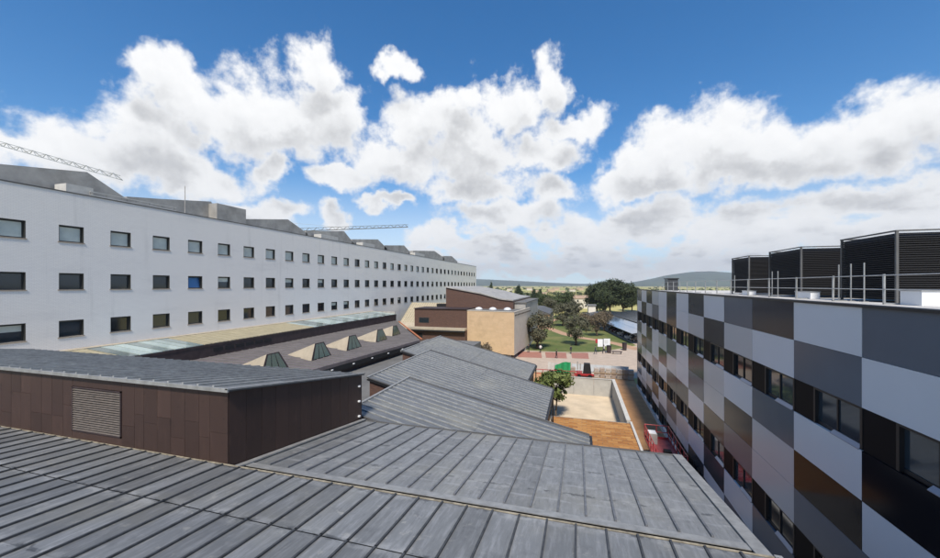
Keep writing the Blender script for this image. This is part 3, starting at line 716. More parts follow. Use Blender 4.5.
wpart('eave_trim', MB().box((-36.8, L1Y - .14, ZT0 - .11), (-10.46, L1Y - .085, ZT0 + .01), FLASH), t)
wpart('verge_trim', MB().prism([(-10.55, L1Y - .14, ZT0 - .03), (-10.45, L1Y - .14, ZT0 - .03), (-10.45, FY + .12, ZT1 - .03), (-10.55, FY + .12, ZT1 - .03)], (0, 0, .05), FLASH), t)
for k in range(3): wpart('wall_lamp', MB().box((-10.6, FY - .35, ZT1 - .6 - k * .75), (-10.50, FY - .25, ZT1 - .53 - k * .75), WHITEP), t)

# ---------------------------------------------------------------- three staggered zinc wings beyond
def wing(label, x0, x1, y0, y1, za, s, pitch=.62, seedoff=0):
    zb = za - s * (x1 - x0)
    t = thing('zinc_wing', ((x0 + x1) / 2, (y0 + y1) / 2, 0), label, 'building wing', 'staggered zinc roofed wings')
    wpart('wall', MB().prism([(x0 + .15, y0 + .15, 0), (x1 - .3, y0 + .15, 0), (x1 - .3, y0 + .15, zb - .25 + s * .3), (x0 + .15, y0 + .15, za - .25 - s * .15)], (0, y1 - y0 - .3, 0), BROWNB), t)
    r = wpart('roof', MB().prism([(x0, y0, za - .02), (x1, y0, zb - .02), (x1, y0, zb - .22), (x0, y0, za - .22)], (0, y1 - y0, 0), DARK), t)
    zinc_roof(r, (x1 - .02, y0 + .12, zb + s * .02 - .02 + .004), (0, 1, 0), (-1, 0, s), y1 - y0 - .24, (x1 - x0 - .1) * math.hypot(1, s), pitch, 2, ZINCX, BATTENP, .07, .045, 0)
    wpart('verge_trim', MB().prism([(x0, y0 - .02, za - .02), (x1, y0 - .02, zb - .02), (x1, y0 - .02, zb + .05), (x0, y0 - .02, za + .05)], (0, .13, 0), GREYZ2), t)
    wpart('verge_trim', MB().prism([(x0, y1 - .11, za - .02), (x1, y1 - .11, zb - .02), (x1, y1 - .11, zb + .05), (x0, y1 - .11, za + .05)], (0, .13, 0), GREYZ2), t)
    wpart('ridge_trim', MB().box((x0 - .04, y0 - .02, za - .1), (x0 + .12, y1 + .02, za + .06), FLASH), t)
    wpart('gutter', MB().box((x1 - .0, y0 - .02, zb - .3), (x1 + .14, y1 + .02, zb - .06), DARK), t)
    wpart('downpipe', MB().tube((x1 + .02, y1 - .4, 0), (x1 + .02, y1 - .4, zb - .3), .07, DARK), t)
    for k in range(2):
        wpart('window', MB().box((x0 + 1 + k * 2.2, y0 + .12, za - 2.1), (x0 + 1.25 + k * 2.2, y0 + .149, za - 1.2), BLACK), t)
    return t
wing('grey zinc wing whose ribbed roof meets the foreground roof, nearest of three', -11.7, .70, 17.15, 24.7, H - 6.62, .225)
wing('middle grey zinc wing with ribbed roof, tree at its low end', -15.2, -2.34, 24.85, 37.3, H - 6.92, .245)
wing('farthest of three grey zinc wings, beside the sandstone box', -18.7, -5.3, 37.45, 49.8, H - 7.2, .246)
t = single('flat_roof_annex', MB().box((-25, 17, 0), (-15.4, 60, H - 9.3), MEMB), 'flat dull grey roof between skylight podium and zinc wings', 'building')
# ---------------------------------------------------------------- tiled terrace
t = thing('tiled_terrace', (1, 34, 0), 'terrace roof of orange brown tiles beside the sunken courtyard', 'terrace')
wpart('slab', MB().box((-2.6, 20, PITZ + .01), (4.9, 39.1, .95), CONCYARD), t)
tl = MB(); nx, ny = 9, 22
for j in range(ny):
    for i in range(-1, nx):
        x0 = -2.5 + i * .82 + (.41 if j % 2 else 0); x1 = min(x0 + .80, 4.78); x0 = max(x0, -2.5)
        y0 = 29.3 + j * .44
        if x1 - x0 < .05: continue
        zz = .955 + rng.uniform(0, .012); dz = rng.uniform(.0, .045)
        tl.face([(x0, y0, zz + .03 + dz), (x1, y0, zz + .03 + dz), (x1, y0 + .425, zz + dz * .2), (x0, y0 + .425, zz + dz * .2)], TILE)
        tl.face([(x0, y0, .95), (x1, y0, .95), (x1, y0, zz + .03 + dz), (x0, y0, zz + .03 + dz)], TILE)
tag(wpart('tiles', tl, t), kind='stuff')
wpart('kerb', MB().box((4.8, 20, .951), (5.0, 39.1, 1.12), CONCW), t)

# ---------------------------------------------------------------- chequered building on the right
BX = 8.0; BY1 = 56.95; BY0 = 2.95; BT = H - .66; CW = 3.6
t = thing('chequered_building', (18, 30, 0), 'modern block clad in glossy white, grey and black chequered panels', 'building')
wpart('core', MB().box((BX + .40, BY0, 0), (30, BY1, BT - .12), DARK), t)
wpart('roof_deck', MB().box((BX + .3, BY0, BT - .119), (30, BY1 - .1, BT - .06), GRAVEL), t)
wpart('coping', MB().box((BX - .06, BY0, BT), (BX + .32, BY1 + .05, BT + .08), DARK), t)
# storeys from the roof down: rows of panels ('p') and window bands ('w')
rows = [('p', 1.46), ('p', 1.48), ('w', 1.26), ('p', 1.48), ('p', 1.46), ('p', 1.40), ('w', 1.26), ('p', 1.46), ('p', .80), ('w', 1.2)]
PM = {'W': P_W, 'L': P_L, 'G': P_G, 'D': P_D, 'B': P_B}
# columns from the near end (column -3) to the far end, one string per row
pat = [''] * 10
pat[0] = 'WG' + 'GWDGWDWDWLDWG'; pat[1] = 'BW' + 'WGWLDLWDWGLDW'
pat[3] = 'GD' + 'BWGWLDWGLWDWG'; pat[4] = 'WB' + 'WBLDLGWLDWGDL'; pat[5] = 'DW' + 'GGLGDWDDWGWLD'
pat[7] = 'WG' + 'WBGWDWLGWDLWG'; pat[8] = 'GW' + 'DLWGWDWLGWDLW'
z = BT; ncol = 15; pmesh = {}
winf = MB(); 
for ri, (k, hgt) in enumerate(rows):
    zb = z - hgt
    for c in range(ncol):
        y0 = BY0 + c * CW
        if k == 'p':
            ch = pat[ri][c % len(pat[ri])]; key = (ch, hgt)
            if key not in pmesh: pmesh[key] = MB().box((0, .006, .006), (.10, CW - .006, hgt - .006), PM[ch]).mesh('cladding_panel')
            link('cladding_panel', pmesh[key], t, Matrix.Translation((BX + rng.uniform(-.0025, .0025), y0, zb)) @ Matrix.Rotation(rng.uniform(-.0022, .0022), 4, 'Z') @ Matrix.Rotation(rng.uniform(-.002, .002), 4, 'Y'))
        else:
            # a black infill panel, then a recessed window with a bright sill
            key = ('win', hgt)
            if key not in pmesh:
                pmesh[('inf', hgt)] = MB().box((0.03, 2.42, .0), (.39, CW - .01, hgt), INFILL).mesh('infill_panel')
                f = MB(); a, b = .02, 2.40; gx = .13
                f.box((.02, a, 0.01), (.39, a + .10, hgt - .01), DARK).box((.02, b - .10, .01), (.39, b, hgt - .01), DARK).box((.02, a + .1, hgt - .07), (.39, b - .1, hgt - .01), DARK).box((gx - .03, a + .1, .02), (.39, b - .1, .12), DARK)
                f.box((gx - .04, a + 1.2, .12), (.39, a + 1.26, hgt - .07), DARK)
                pmesh[key] = f.mesh('window')
                pmesh[('pane', hgt)] = MB().face([(gx, b - .1, .12), (gx, a + .1, .12), (gx, a + .1, hgt - .07), (gx, b - .1, hgt - .07)], GLASS).mesh('pane')
                pmesh[('sill', hgt)] = MB().prism([(-.02, a + .105, .0), (gx - .035, a + .105, .11), (gx - .035, a + .105, .02), (-.02, a + .105, -.02)], (0, (b - a) * .55, 0), SILLM).mesh('sill')
            M = Matrix.Translation((BX, y0, zb))
            link('infill_panel', pmesh[('inf', hgt)], t, M)
            w = link('window', pmesh[key], t, M); link('pane', pmesh[('pane', hgt)], w, M); link('sill', pmesh[('sill', hgt)], w, M)
    z = zb
wpart('plinth', MB().box((BX - .12, BY0, 0), (BX + .11, BY1, z - .01), CONCW), t)
wpart('end_post', MB().box((BX - .02, BY1 + .01, 0), (BX + .2, BY1 + .12, BT), GALV), t)
# rooftop plant boxes of horizontal slats
for i, (y0, y1, lab) in enumerate(((18.9, 22.1, 'large black slatted plant enclosure on chequered roof, nearest of three'), (25.5, 29.1, 'black slatted plant enclosure on chequered roof, middle of three'), (32.2, 35.3, 'small black slatted plant enclosure on chequered roof, farthest of three'))):
    x0, x1 = 12.1, 19.5; zb, zt = BT - .055, H + 2.12
    b = thing('plant_enclosure', ((x0 + x1) / 2, (y0 + y1) / 2, zb), lab, 'plant enclosure', 'slatted plant enclosures on the roof')
    wpart('inner_unit', MB().box((x0 + .1, y0 + .1, zb + .1), (x1 - .1, y1 - .1, zt - .08), BLACK), b)
    for (px, py) in ((x0, y0), (x0, y1), (x1, y0), (x1, y1)):
        wpart('post', MB().box((px - .04, py - .04, zb), (px + .04, py + .04, zt + .02), GREYZ2), b)
    for side in range(4):
        m = MB(); n = 30; st = (zt - zb - .25) / n
        for k in range(n):
            zz = zb + .2 + k * st
            if side == 0: m.prism([(x0 - .03, 0, zz), (x0 + .05, 0, zz + .06), (x0 + .05, 0, zz + .075), (x0 - .03, 0, zz + .015)], (0, y1 - y0 - .1, 0), DARK); 
            elif side == 1: m.prism([(x1 + .03, 0, zz), (x1 - .05, 0, zz + .06), (x1 - .05, 0, zz + .075), (x1 + .03, 0, zz + .015)], (0, y1 - y0 - .1, 0), DARK)
            else:
                yy, d = (y0, 1) if side == 2 else (y1, -1)
                m.prism([(x0 + .05, yy - .03 * d, zz), (x0 + .05, yy + .05 * d, zz + .06), (x0 + .05, yy + .05 * d, zz + .075), (x0 + .05, yy - .03 * d, zz + .015)], (x1 - x0 - .1, 0, 0), DARK)
        if side < 2: m.v = [(v[0], v[1] + y0 + .05, v[2]) for v in m.v]
        tag(wpart('slats', m, b), kind='stuff')
    wpart('top_rim', MB().box((x0 - .05, y0 - .05, zt), (x1 + .05, y0 + .05, zt + .05), GREYZ2).box((x0 - .05, y0 + .05, zt), (x0 + .05, y1 + .05, zt + .05), GREYZ2).box((x0 + .05, y1 - .05, zt), (x1 + .05, y1 + .05, zt + .05), GREYZ2), b)
# guard rail
gr = thing('guard_rail', (10.9, 30, BT - .05), 'pale galvanised guard rail along the edge of the chequered roof', 'railing')
pm = MB().box((-.03, -.03, 0), (.03, .03, 1.12), GALV).box((-.03, -.03, 0), (.5, .03, .05), GALV).mesh('post')
y = 6.0; k = 0
while y < 56.5:
    link('post', pm, gr, Matrix.Translation((10.9, y, BT - .055)) @ Matrix.Rotation(rng.uniform(-.03, .03), 4, 'X')); y += 2.9
for zz in (.55, 1.07): wpart('rail', MB().tube((10.88, 5.8, BT - .05 + zz), (10.88, 56.4, BT - .05 + zz), .019, GALV, 6), gr)
for (yy, hh, lab) in ((21.4, 1.7, 'farthest of three poles before the nearest slatted enclosure'), (20.6, 1.7, 'middle one of three poles before the nearest slatted enclosure'), (19.8, 1.7, 'nearest of three poles before the nearest slatted enclosure'),
        (27.6, 1.6, 'far one of two poles before the middle slatted enclosure'), (26.9, 1.6, 'near one of two poles before the middle slatted enclosure'), (33.4, 1.5, 'single pole before the farthest slatted enclosure')):
    single('conduit_pole', MB().tube((11.6, yy, BT - .055), (11.6, yy, BT + hh - .1), .028, GALV, 6).box((11.5, yy - .1, BT - .058), (11.7, yy + .1, BT - .03), GALV), 'thin upright pole, ' + lab, 'pole', 'conduit poles on the chequered roof')
for i, (x, y, sx, sy, sz) in enumerate(((11.3, 16.6, .5, .9, .5), (11.4, 23.2, .4, 1.4, .35), (11.4, 30.3, .4, 1.2, .3))):
    bb = MB().box((x, y, BT - .055), (x + sx, y + sy, BT - .055 + sz), WHITEP).box((x - .03, y - .03, BT - .055 + sz), (x + sx + .03, y + sy + .03, BT - .02 + sz), GALV)
    single('roof_crate', bb, ('white crate on the chequered roof before the nearest slatted enclosure', 'long pale crate between nearest and middle slatted enclosures', 'low pale crate between middle and farthest slatted enclosures')[i], 'crate')
p = onx(666, 288, 13); 
sb = MB().box((11.3, 54.3, BT - .055), (12.5, 56.2, BT + 1.45), P_D).box((11.2, 54.2, BT + 1.45), (12.6, 56.3, BT + 1.55), DARK)
single('stair_head', sb, 'small dark stair head at far end of the chequered roof', 'stair head')

# ---------------------------------------------------------------- red platform lift
lz0 = .55; lx0, lx1, ly0, ly1 = 5.35, 7.15, 28.5, 34.2
t = thing('platform_lift', ((lx0 + lx1) / 2, (ly0 + ly1) / 2, 0), 'red scissor platform lift parked in the dirt alley by chequered facade', 'platform lift')
wpart('chassis', MB().box((lx0 + .25, ly0 + .4, .35), (lx1 - .25, ly1 - .4, .75), REDDECK), t)
for x in (lx0 + .05, lx1 - .33):
    for y in (ly0 + .5, ly1 - 1.3):
        w = wpart('wheel', MB().tube((x, y + .4, .42), (x + .28, y + .4, .42), .42, TYRE, 14), t)
        wpart('rim', MB().tube((x - .01, y + .4, .42), (x + .29, y + .4, .42), .2, GALV, 10), w)
sc = MB()
for k in range(3):
    zz = .78 + k * .22
    for x in (lx0 + .35, lx1 - .35):
        sc.tube((x, ly0 + .6, zz), (x, ly1 - .6, zz + .2), .05, RED, 4); sc.tube((x + .1, ly0 + .6, zz + .2), (x + .1, ly1 - .6, zz), .05, RED, 4)
wpart('scissor_arms', sc, t)
wpart('deck', MB().box((lx0, ly0, 1.45), (lx1, ly1, 1.55), REDDECK), t)
for (a, b, nn) in (((lx0, ly0), (lx1, ly0), 3), ((lx1, ly0), (lx1, ly1), 7), ((lx1, ly1), (lx0, ly1), 3), ((lx0, ly1), (lx0, ly0), 7)):
    r = MB(); a = Vector((*a, 0)); b = Vector((*b, 0))
    for k in range(nn):
        p = a.lerp(b, k / (nn - 1)); 
        if k < nn - 1: r.tube(p + Vector((0, 0, 1.55)), p + Vector((0, 0, 2.65)), .035, RED, 6)
    for zz in (2.1, 2.65): r.tube(a + Vector((0, 0, zz)), b + Vector((0, 0, zz)), .035, RED, 6)
    r.box((min(a.x, b.x) - .02, min(a.y, b.y) - .02, 1.56), (max(a.x, b.x) + .02, max(a.y, b.y) + .02, 1.72), RED)
    wpart('rail_panel', r, t)
wpart('control_box', MB().box((lx0 + .1, ly1 - 1.3, 1.56), (lx0 + .75, ly1 - .4, 2.35), GREYZ).box((lx0 + .15, ly1 - 1.2, 2.351), (lx0 + .7, ly1 - .5, 2.40), WHITEP), t)
wpart('battery_tray', MB().box((lx0 + .9, ly0 + 2.6, 1.56), (lx0 + 1.4, ly0 + 3.1, 1.8), BLACK), t)

# ---------------------------------------------------------------- sandstone box, brown brick block, low sandstone wing, beige shed
SP = [(-21.8, 73.6), (-11.76, 71.5), (-10.6, 87), (-21, 89)]
t = thing('sandstone_building', (-16, 80, 0), 'plain sandstone coloured box raised on short stilts, pale right side', 'building')
zb, zt = H - 13.5, H - 5.28
wpart('wall', MB().prism([(x, y, zb) for x, y in SP], (0, 0, zt - zb), SAND, None, {1: SANDSIDE}), t)
wpart('roof', MB().prism([(x * .998 - .03, y + (.2 if y < 75 else -.2), zt) for x, y in SP], (0, 0, .05), MEMB), t)
for a in range(4):
    p, q = Vector((*SP[a], 0)), Vector((*SP[(a + 1) % 4], 0)); d = (q - p).normalized(); nrm = Vector((d.y, -d.x, 0)) * .05
    wpart('coping', MB().prism([tuple(p + nrm + Vector((0, 0, zt + .01))), tuple(q + nrm + Vector((0, 0, zt + .01))), tuple(q - nrm * 5 + Vector((0, 0, zt + .01))), tuple(p - nrm * 5 + Vector((0, 0, zt + .01)))], (0, 0, .12), SANDSIDE), t)
for (x, y) in ((-13, 73.2), (-20.5, 75), (-11.9, 85), (-19.8, 87)): wpart('stilt', MB().box((x - .3, y - .3, 0), (x + .3, y + .3, zb), CONC), t)
for k in range(14):
    f = (k + .5) / 14; x = -11.70 + 1.16 * f; y = 71.5 + 15.5 * f
    wpart('scupper', MB().box((x - .02, y - .18, zt - .75), (x + .08, y + .18, zt - .45), BLACK), t)
for i, px in enumerate((478.8, 492.8, 507.4)):
    p = onz(px, 309.5, zt + .05); m = MB(); p = Vector((p.x, min(p.y, 84), 0))
    p = ony(px, 308.8, 77 + i * .2)
    for k in range(4):
        r0, r1 = .75 * math.cos(k * .39), .75 * math.cos((k + 1) * .39); m.tube((p.x, p.y, zt + .25 + .35 * math.sin(k * .39)), (p.x, p.y, zt + .25 + .35 * math.sin((k + 1) * .39)), r0, WHITEP, 14, max(r1, .02))
    m.tube((p.x, p.y, zt + .05), (p.x, p.y, zt + .25), .8, WHITEP, 14)
    wpart('roof_dome', m, t, True)
t = thing('brown_brick_building', (-26, 85, 0), 'dark brown brick block of stepped boxes behind the sandstone box', 'building')
wpart('lower_wall', MB().box((-33.6, 73.8, 0), (-21.9, 80, H - 5.05), BROWNB), t)
wpart('lower_coping', MB().box((-33.75, 73.6, H - 5.05), (-21.85, 80, H - 4.93), FASCIA), t)
wpart('canopy', MB().box((-34.6, 72.0, H - 9.25), (-21.85, 73.8, H - 8.85), BEIGE), t)
wpart('canopy_edge', MB().box((-34.6, 71.9, H - 9.55), (-21.85, 72.0, H - 9.251), BLACK), t)
wpart('porch_wall', MB().box((-34.4, 72.6, 0), (-21.85, 73.8, H - 9.25), BROWNB), t)
for (px0, px1, y0, y1, Y) in ((419, 429, 317.5, 322.5, 73.8), (418, 422.5, 333, 338, 72.6)):
    a = ony(px0, y1, Y); b = ony(px1, y0, Y)
    w = wpart('window', MB().box((a.x, Y - .04, a.z), (b.x, Y - .0, b.z), FRAME), t)
    wpart('pane', MB().box((a.x + .1, Y - .06, a.z + .1), (b.x - .1, Y - .041, b.z - .1), GLASS if px0 > 418.5 else BLACK), w)
up = [(-28.7, 80.05, 0), (-13.4, 80.05, 0), (-13.4, 80.05, H - 3.45), (-16.2, 80.05, H - 3.15), (-20.5, 80.05, H - 2.0), (-28.7, 80.05, H - .55)]
wpart('upper_wall', MB().prism(up, (0, 30, 0), BROWNB), t)
for (a, b) in ((5, 4), (4, 3), (3, 2)):
    p, q = Vector(up[a]), Vector(up[b]); e = .2
    wpart('roof_slab', MB().prism([(p.x - (.2 if a == 5 else 0), 79.8, p.z + .01), (q.x, 79.8, q.z + .01), (q.x, 79.8, q.z + .25), (p.x - (.2 if a == 5 else 0), 79.8, p.z + .25)], (0, 30.5, 0), GREYZ), t)
wpart('grey_box', MB().box((-13.38, 82, 0), (-11.0, 108, H - 4.0), GREYZ), t)
wpart('grey_box_roof', MB().box((-13.38, 81.8, H - 4.0), (-10.8, 108.2, H - 3.75), MEMB), t)
t = thing('sandstone_wing', (-10, 150, 0), 'low sandstone wing with grey roof behind the olive trees', 'building')
wpart('wall', MB().box((-17.5, 128, 0), (-9.2, 150, H - 9.9), SAND), t)
wpart('roof', MB().prism([(-17.8, 127.6, H - 9.9), (-8.9, 127.6, H - 9.9), (-8.9, 127.6, H - 9.6), (-13, 127.6, H - 8.2), (-17.8, 127.6, H - 8.0)], (0, 22.8, 0), GREYZ2), t)
wpart('window', MB().box((-9.21, 132, 1.4), (-9.17, 133.6, 3.0), FRAME), t); wpart('door', MB().box((-9.21, 139, 0), (-9.16, 140.4, 2.3), FASCIA), t)
a, b_, c_, d_ = ond(399, 334, 77), ond(412, 304.5, 88), ond(446, 302.6, 92), ond(446, 312, 82)
t = thing('beige_shed', ((a.x + c_.x) / 2, (a.y + c_.y) / 2, 0), 'beige ribbed metal shed roof between white block and brown brick', 'shed')
zt2 = b_.z; x0, x1 = -41.5, -28.8; ya, yb = 76.5, 90
wpart('wall', MB().prism([(x0, ya + 5, 0), (x0, yb, 0), (x0, yb, zt2 - .2), (x0, ya + 5, zt2 - 5.4)], (x1 - x0, 0, 0), BEIGE), t)
r = wpart('roof', MB().prism([(x0 - .2, ya + 4, zt2 - 6.2), (x0 - .2, yb, zt2), (x0 - .2, yb, zt2 - .15), (x0 - .2, ya + 4, zt2 - 6.35)], (x1 - x0 + .2, 0, 0), BEIGE), t)
sl = math.hypot(yb - ya - 4, 6.2); Mr = frame_on((x0 - .2, ya + 4, zt2 - 6.2), (1, 0, 0), (0, yb - ya - 4, 6.2))
me = MB().box((0, 0, .004), (.28, sl, .07), YELROOF).mesh('roof_rib')
for k in range(21): link('roof_rib', me, r, Mr @ Matrix.Translation((.1 + k * .62, 0, 0)))
wpart('roof_box', MB().box((-31.8, 82.2, H - 5.2), (-29, 84, H - 4.4), BLACK), t)

# ---------------------------------------------------------------- building site clutter beyond the courtyard
def pallet(loc, rows_, rz, label, m2):
    t = thing('block_pallet', loc, label, 'pallet', 'stacked pallets at the end of the alley')
    M = Matrix.Translation(loc) @ Matrix.Rotation(rz, 4, 'Z')
    z = 0
    for k in range(rows_):
        p = MB(); 
        for y in (-.5, -.05, .4): p.box((-.42, y, z), (.42, y + .1, z + .1), PALLETM)
        for x in (-.42, -.14, .13, .30): p.box((x, -.5, z + .1), (x + .12, .5, z + .125), PALLETM)
        link('pallet_base', p.mesh('pallet_base'), t, M)
        for j in range(3):
            b = MB()
            b.box((-.37 + .03 * (j % 2), -.40, z + .13 + j * .21), (.37 - .03 * (j % 2), .40, z + .30 + j * .21), m2); link('block_layer', b.mesh('block_layer'), t, M)
        z += .78
    return t
for i in range(7):
    p = onz(598 + i * 5.6, 372.6, 0); p.y = 61.0 + (i % 2) * .15; p.x = ony(596.5 + i * 5.75, 372, 61).x
    pallet((p.x, p.y, 0), 2, rng.uniform(-.06, .06), ['leftmost two-high block pallet, beside the red machine', 'second block pallet from the red machine', 'third block pallet from the red machine', 'fourth block pallet from the red machine', 'fifth block pallet from the red machine', 'sixth block pallet from the red machine', 'rightmost block pallet, against the chequered facade'][i], BAG if i % 2 else BAG2)
p = ony(573, 372, 60.6); pallet((p.x, 60.6, 0), 2, .05, 'lone block pallet between green tarp and red machine', BAG)
# compact red machine with a black cab
c = ony(585, 371, 60.3)
t = thing('site_loader', (c.x, c.y, 0), 'small red wheeled machine with black cab before the pallets', 'loader')
def lb(name, lo, hi, m): return wpart(name, MB().box((c.x + lo[0], c.y + lo[1], lo[2]), (c.x + hi[0], c.y + hi[1], hi[2]), m), t)
lb('chassis', (-1.3, -.6, .35), (1.1, .6, .6), RED); lb('engine_cover', (-1.25, -.5, .61), (-.45, .5, 1.0), REDDECK)
wpart('cab', MB().prism([(c.x - .3, c.y - .55, .61), (c.x + .95, c.y - .55, .61), (c.x + .75, c.y - .55, 2.25), (c.x - .15, c.y - .55, 2.25)], (0, 1.1, 0), BLACK), t)
wpart('mast', MB().box((c.x - 1.2, c.y - .1, 1.26), (c.x - 1.0, c.y + .1, 2.5), GREYZ).box((c.x - .75, c.y - .1, 1.26), (c.x - .6, c.y + .1, 2.2), GREYZ), t)
wpart('bumper', MB().box((c.x - 1.6, c.y - .75, .55), (c.x + 1.3, c.y - .62, .8), RED), t)
for x in (-.9, .7):
    for y in (-.75, .5): wpart('wheel', MB().tube((c.x + x, c.y + y, .36), (c.x + x, c.y + y + .25, .36), .36, TYRE, 12), t)
# green tarpaulin screen
a = ony(555, 371, 62.4); b = ony(570.5, 371, 61.6)
t = thing('green_screen', ((a.x + b.x) / 2, 62, 0), 'green tarpaulin screen on a frame at the plaza edge', 'screen')
m = MB(); n = 10
for i in range(n):
    f0, f1 = i / n, (i + 1) / n
    def P(f, z): return (a.x + (b.x - a.x) * f, 62.4 - .8 * f + .10 * math.sin(f * 19), z)
    h0, h1 = 1.25 + .75 * min(1, f0 * 1.6), 1.25 + .75 * min(1, f1 * 1.6)
    m.face([P(f0, .05), P(f1, .05), P(f1, h1), P(f0, h0)], GREEN); m.face([tuple(Vector(P(f1, .05)) + Vector((0, .03, 0))), tuple(Vector(P(f0, .05)) + Vector((0, .03, 0))), tuple(Vector(P(f0, h0)) + Vector((0, .03, 0))), tuple(Vector(P(f1, h1)) + Vector((0, .03, 0)))], GREEN)
wpart('tarpaulin', m, t)
for f in (0, .5, 1): wpart('post', MB().tube((a.x + (b.x - a.x) * f, 62.6 - .8 * f, 0), (a.x + (b.x - a.x) * f, 62.6 - .8 * f, 1.3 + .75 * min(1, f * 1.6)), .04, GALV), t)
# white site hoarding behind the pallets
t = thing('site_hoarding', (3, 64.5, 0), 'low white sheet hoarding behind the block pallets', 'hoarding')
x0 = ony(572, 365, 64.5).x; n = 7
for k in range(n):
    w = (7.8 - x0) / n
    wpart('sheet', MB().box((x0 + k * w, 64.5, .1), (x0 + (k + 1) * w - .04, 64.54, 1.25), HOARD), t)
    wpart('post', MB().box((x0 + k * w - .02, 64.55, 0), (x0 + k * w + .05, 64.62, 1.3), GALV), t)
a2 = ony(548, 368, 63.5)
t = thing('grey_hoarding', (a2.x, 63.5, 0), 'short pale grey hoarding left of the green tarpaulin screen', 'hoarding')
for k in range(3): wpart('sheet', MB().box((a2.x + k * .55, 63.4 - k * .3, .1), (a2.x + k * .55 + .5, 63.45 - k * .3, 1.5), CONCW), t); wpart('post', MB().box((a2.x + k * .55, 63.46 - k * .3, 0), (a2.x + k * .55 + .06, 63.52 - k * .3, 1.55), GALV), t)
# red barrier rail above the courtyard wall
t = thing('red_barrier', (-2, 57.2, 0), 'red barrier rail along the back edge of the courtyard', 'barrier')
xa = ony(536, 369, 57.2).x; xb = ony(577, 371, 57.2).x
for k in range(7): x = xa + (xb - xa) * k / 6; wpart('post', MB().tube((x, 57.2, 0), (x, 57.2, 1.65), .05, RED), t)
for zz in (1.0, 1.6): wpart('rail', MB().box((xa, 57.17, zz - .045), (xb, 57.23, zz + .045), RED), t)

# ---------------------------------------------------------------- trees
def tree_meshes(name, seed, h, trunk_h, rad, crown_h, leaf, nleaf, size, lobes=9, trunk_r=.18, flat_=1.0, limbs=5, leanx=0):
    r = random.Random(seed)
    tb = MB(); top = Vector((leanx, r.uniform(-.2, .2), trunk_h)); tb.tube((0, 0, 0), top * .5 + Vector((r.uniform(-.1, .1), 0, 0)), trunk_r * 1.3, BARK, 8, trunk_r)
    tb.tube(top * .5, top, trunk_r, BARK, 8, trunk_r * .8)
    L = []
    for k in range(lobes):
        a = k * 2.399 + r.uniform(-.4, .4); q = math.sqrt((k + .5) / lobes)
        zc = trunk_h + crown_h * (.5 + .42 * math.sqrt(max(0, 1 - q * q)) * r.choice((1, 1, -.6)) * flat_)
        c = Vector((math.cos(a) * q * rad * .68 + leanx, math.sin(a) * q * rad * .68, zc)); L.append((c, rad * r.uniform(.34, .52), crown_h * r.uniform(.20, .32)))
        if k < limbs * 2:
            mid = top.lerp(c, .55) + Vector((r.uniform(-.2, .2), r.uniform(-.2, .2), -.1 * crown_h))
            tb.tube(top * .97, mid, trunk_r * .55, BARK, 5, trunk_r * .32); tb.tube(mid, c, trunk_r * .32, BARK, 5, trunk_r * .1)
    cb = MB(); k = cb.slot(leaf)
    for i in range(nleaf):
        c, ra, rz = r.choice(L)
        d = Vector((r.gauss(0, 1), r.gauss(0, 1), r.gauss(0, 1))).normalized(); q = r.random() ** .45 * r.uniform(.8, 1.12)
        p = c + Vector((d.x * ra * q, d.y * ra * q, d.z * rz * q))
        if mnoise.noise(p * (1.3 / max(rad, .5) * 2)) < -.22: continue
        nrm = (d + Vector((r.gauss(0, .6), r.gauss(0, .6), r.gauss(0, .6) + .3))).normalized(); x = nrm.orthogonal().normalized(); y = nrm.cross(x)
        an = r.uniform(0, 6.28); x, y = x * math.cos(an) + y * math.sin(an), y * math.cos(an) - x * math.sin(an)
        s = size * r.uniform(.55, 1.3)
        j = len(cb.v); cb.v += [tuple(p - x * s), tuple(p + y * s * .55), tuple(p + x * s + nrm * s * .2), tuple(p - y * s * .55)]
        cb.f.append((j, j + 1, j + 2, j + 3)); cb.m.append(k)
    return tb.mesh('trunk', True), cb.mesh('crown')
def plant_tree(name, meshes, loc, scale, rz, label, group=None, cat='tree'):
    t = thing(name, loc, label, cat, group)
    M = Matrix.Translation(loc) @ Matrix.Rotation(rz, 4, 'Z') @ Matrix.Diagonal((*(scale if isinstance(scale, tuple) else (scale,) * 3), 1))
    link('trunk', meshes[0], t, M); link('crown', meshes[1], t, M); return t
ol = [tree_meshes('olive', 11 + i, 6, 1.0, 3.2, 4.6, (OLIVE, OLIVE, OLIVE2)[i], (6500, 6500, 4200)[i], .17, 13, .22) for i in range(3)]
for i, (px, py, hh, k, lab) in enumerate((
        (537.5, 348.5, 7.0, 0, 'tall dusky olive tree at the corner of the sandstone box'),
        (576, 345, 6.0, 1, 'round olive tree in the middle of the lawn'),
        (563, 326, 6.8, 0, 'olive tree behind the lawn, left of the two farther ones'),
        (574, 321, 7.0, 1, 'grey olive tree farther back beside the car park lane'),
        (597, 336, 5.6, 2, 'thin brownish tree beside the solar car port'),
        (604, 331, 5.4, 2, 'bare twiggy tree overlapping the solar car port edge'),
        (586, 331, 5.0, 2, 'low brownish tree between lawn and solar car port'),
        (550, 317, 7.5, 1, 'dark olive tree at the corner of the low sandstone wing'))):
    p = onz(px, py, 0); plant_tree('olive_tree', ol[k], (p.x, p.y, 0), hh / 5.3, i * 1.3, lab, 'olive trees on the lawn')
bt = tree_meshes('broad', 31, 5, 2.4, 2.3, 3.2, BROAD, 4200, .20, 10, .09)
p = ond(556, 383, 43.0); plant_tree('courtyard_tree', bt, (p.x, p.y, PITZ), (1.05, 1.05, .98), .4, 'leafy green tree in the courtyard beside the zinc wing')
sh = tree_meshes('shrub', 35, 2, .3, 1.6, 1.6, OLIVE2, 1500, .14, 7, .05)
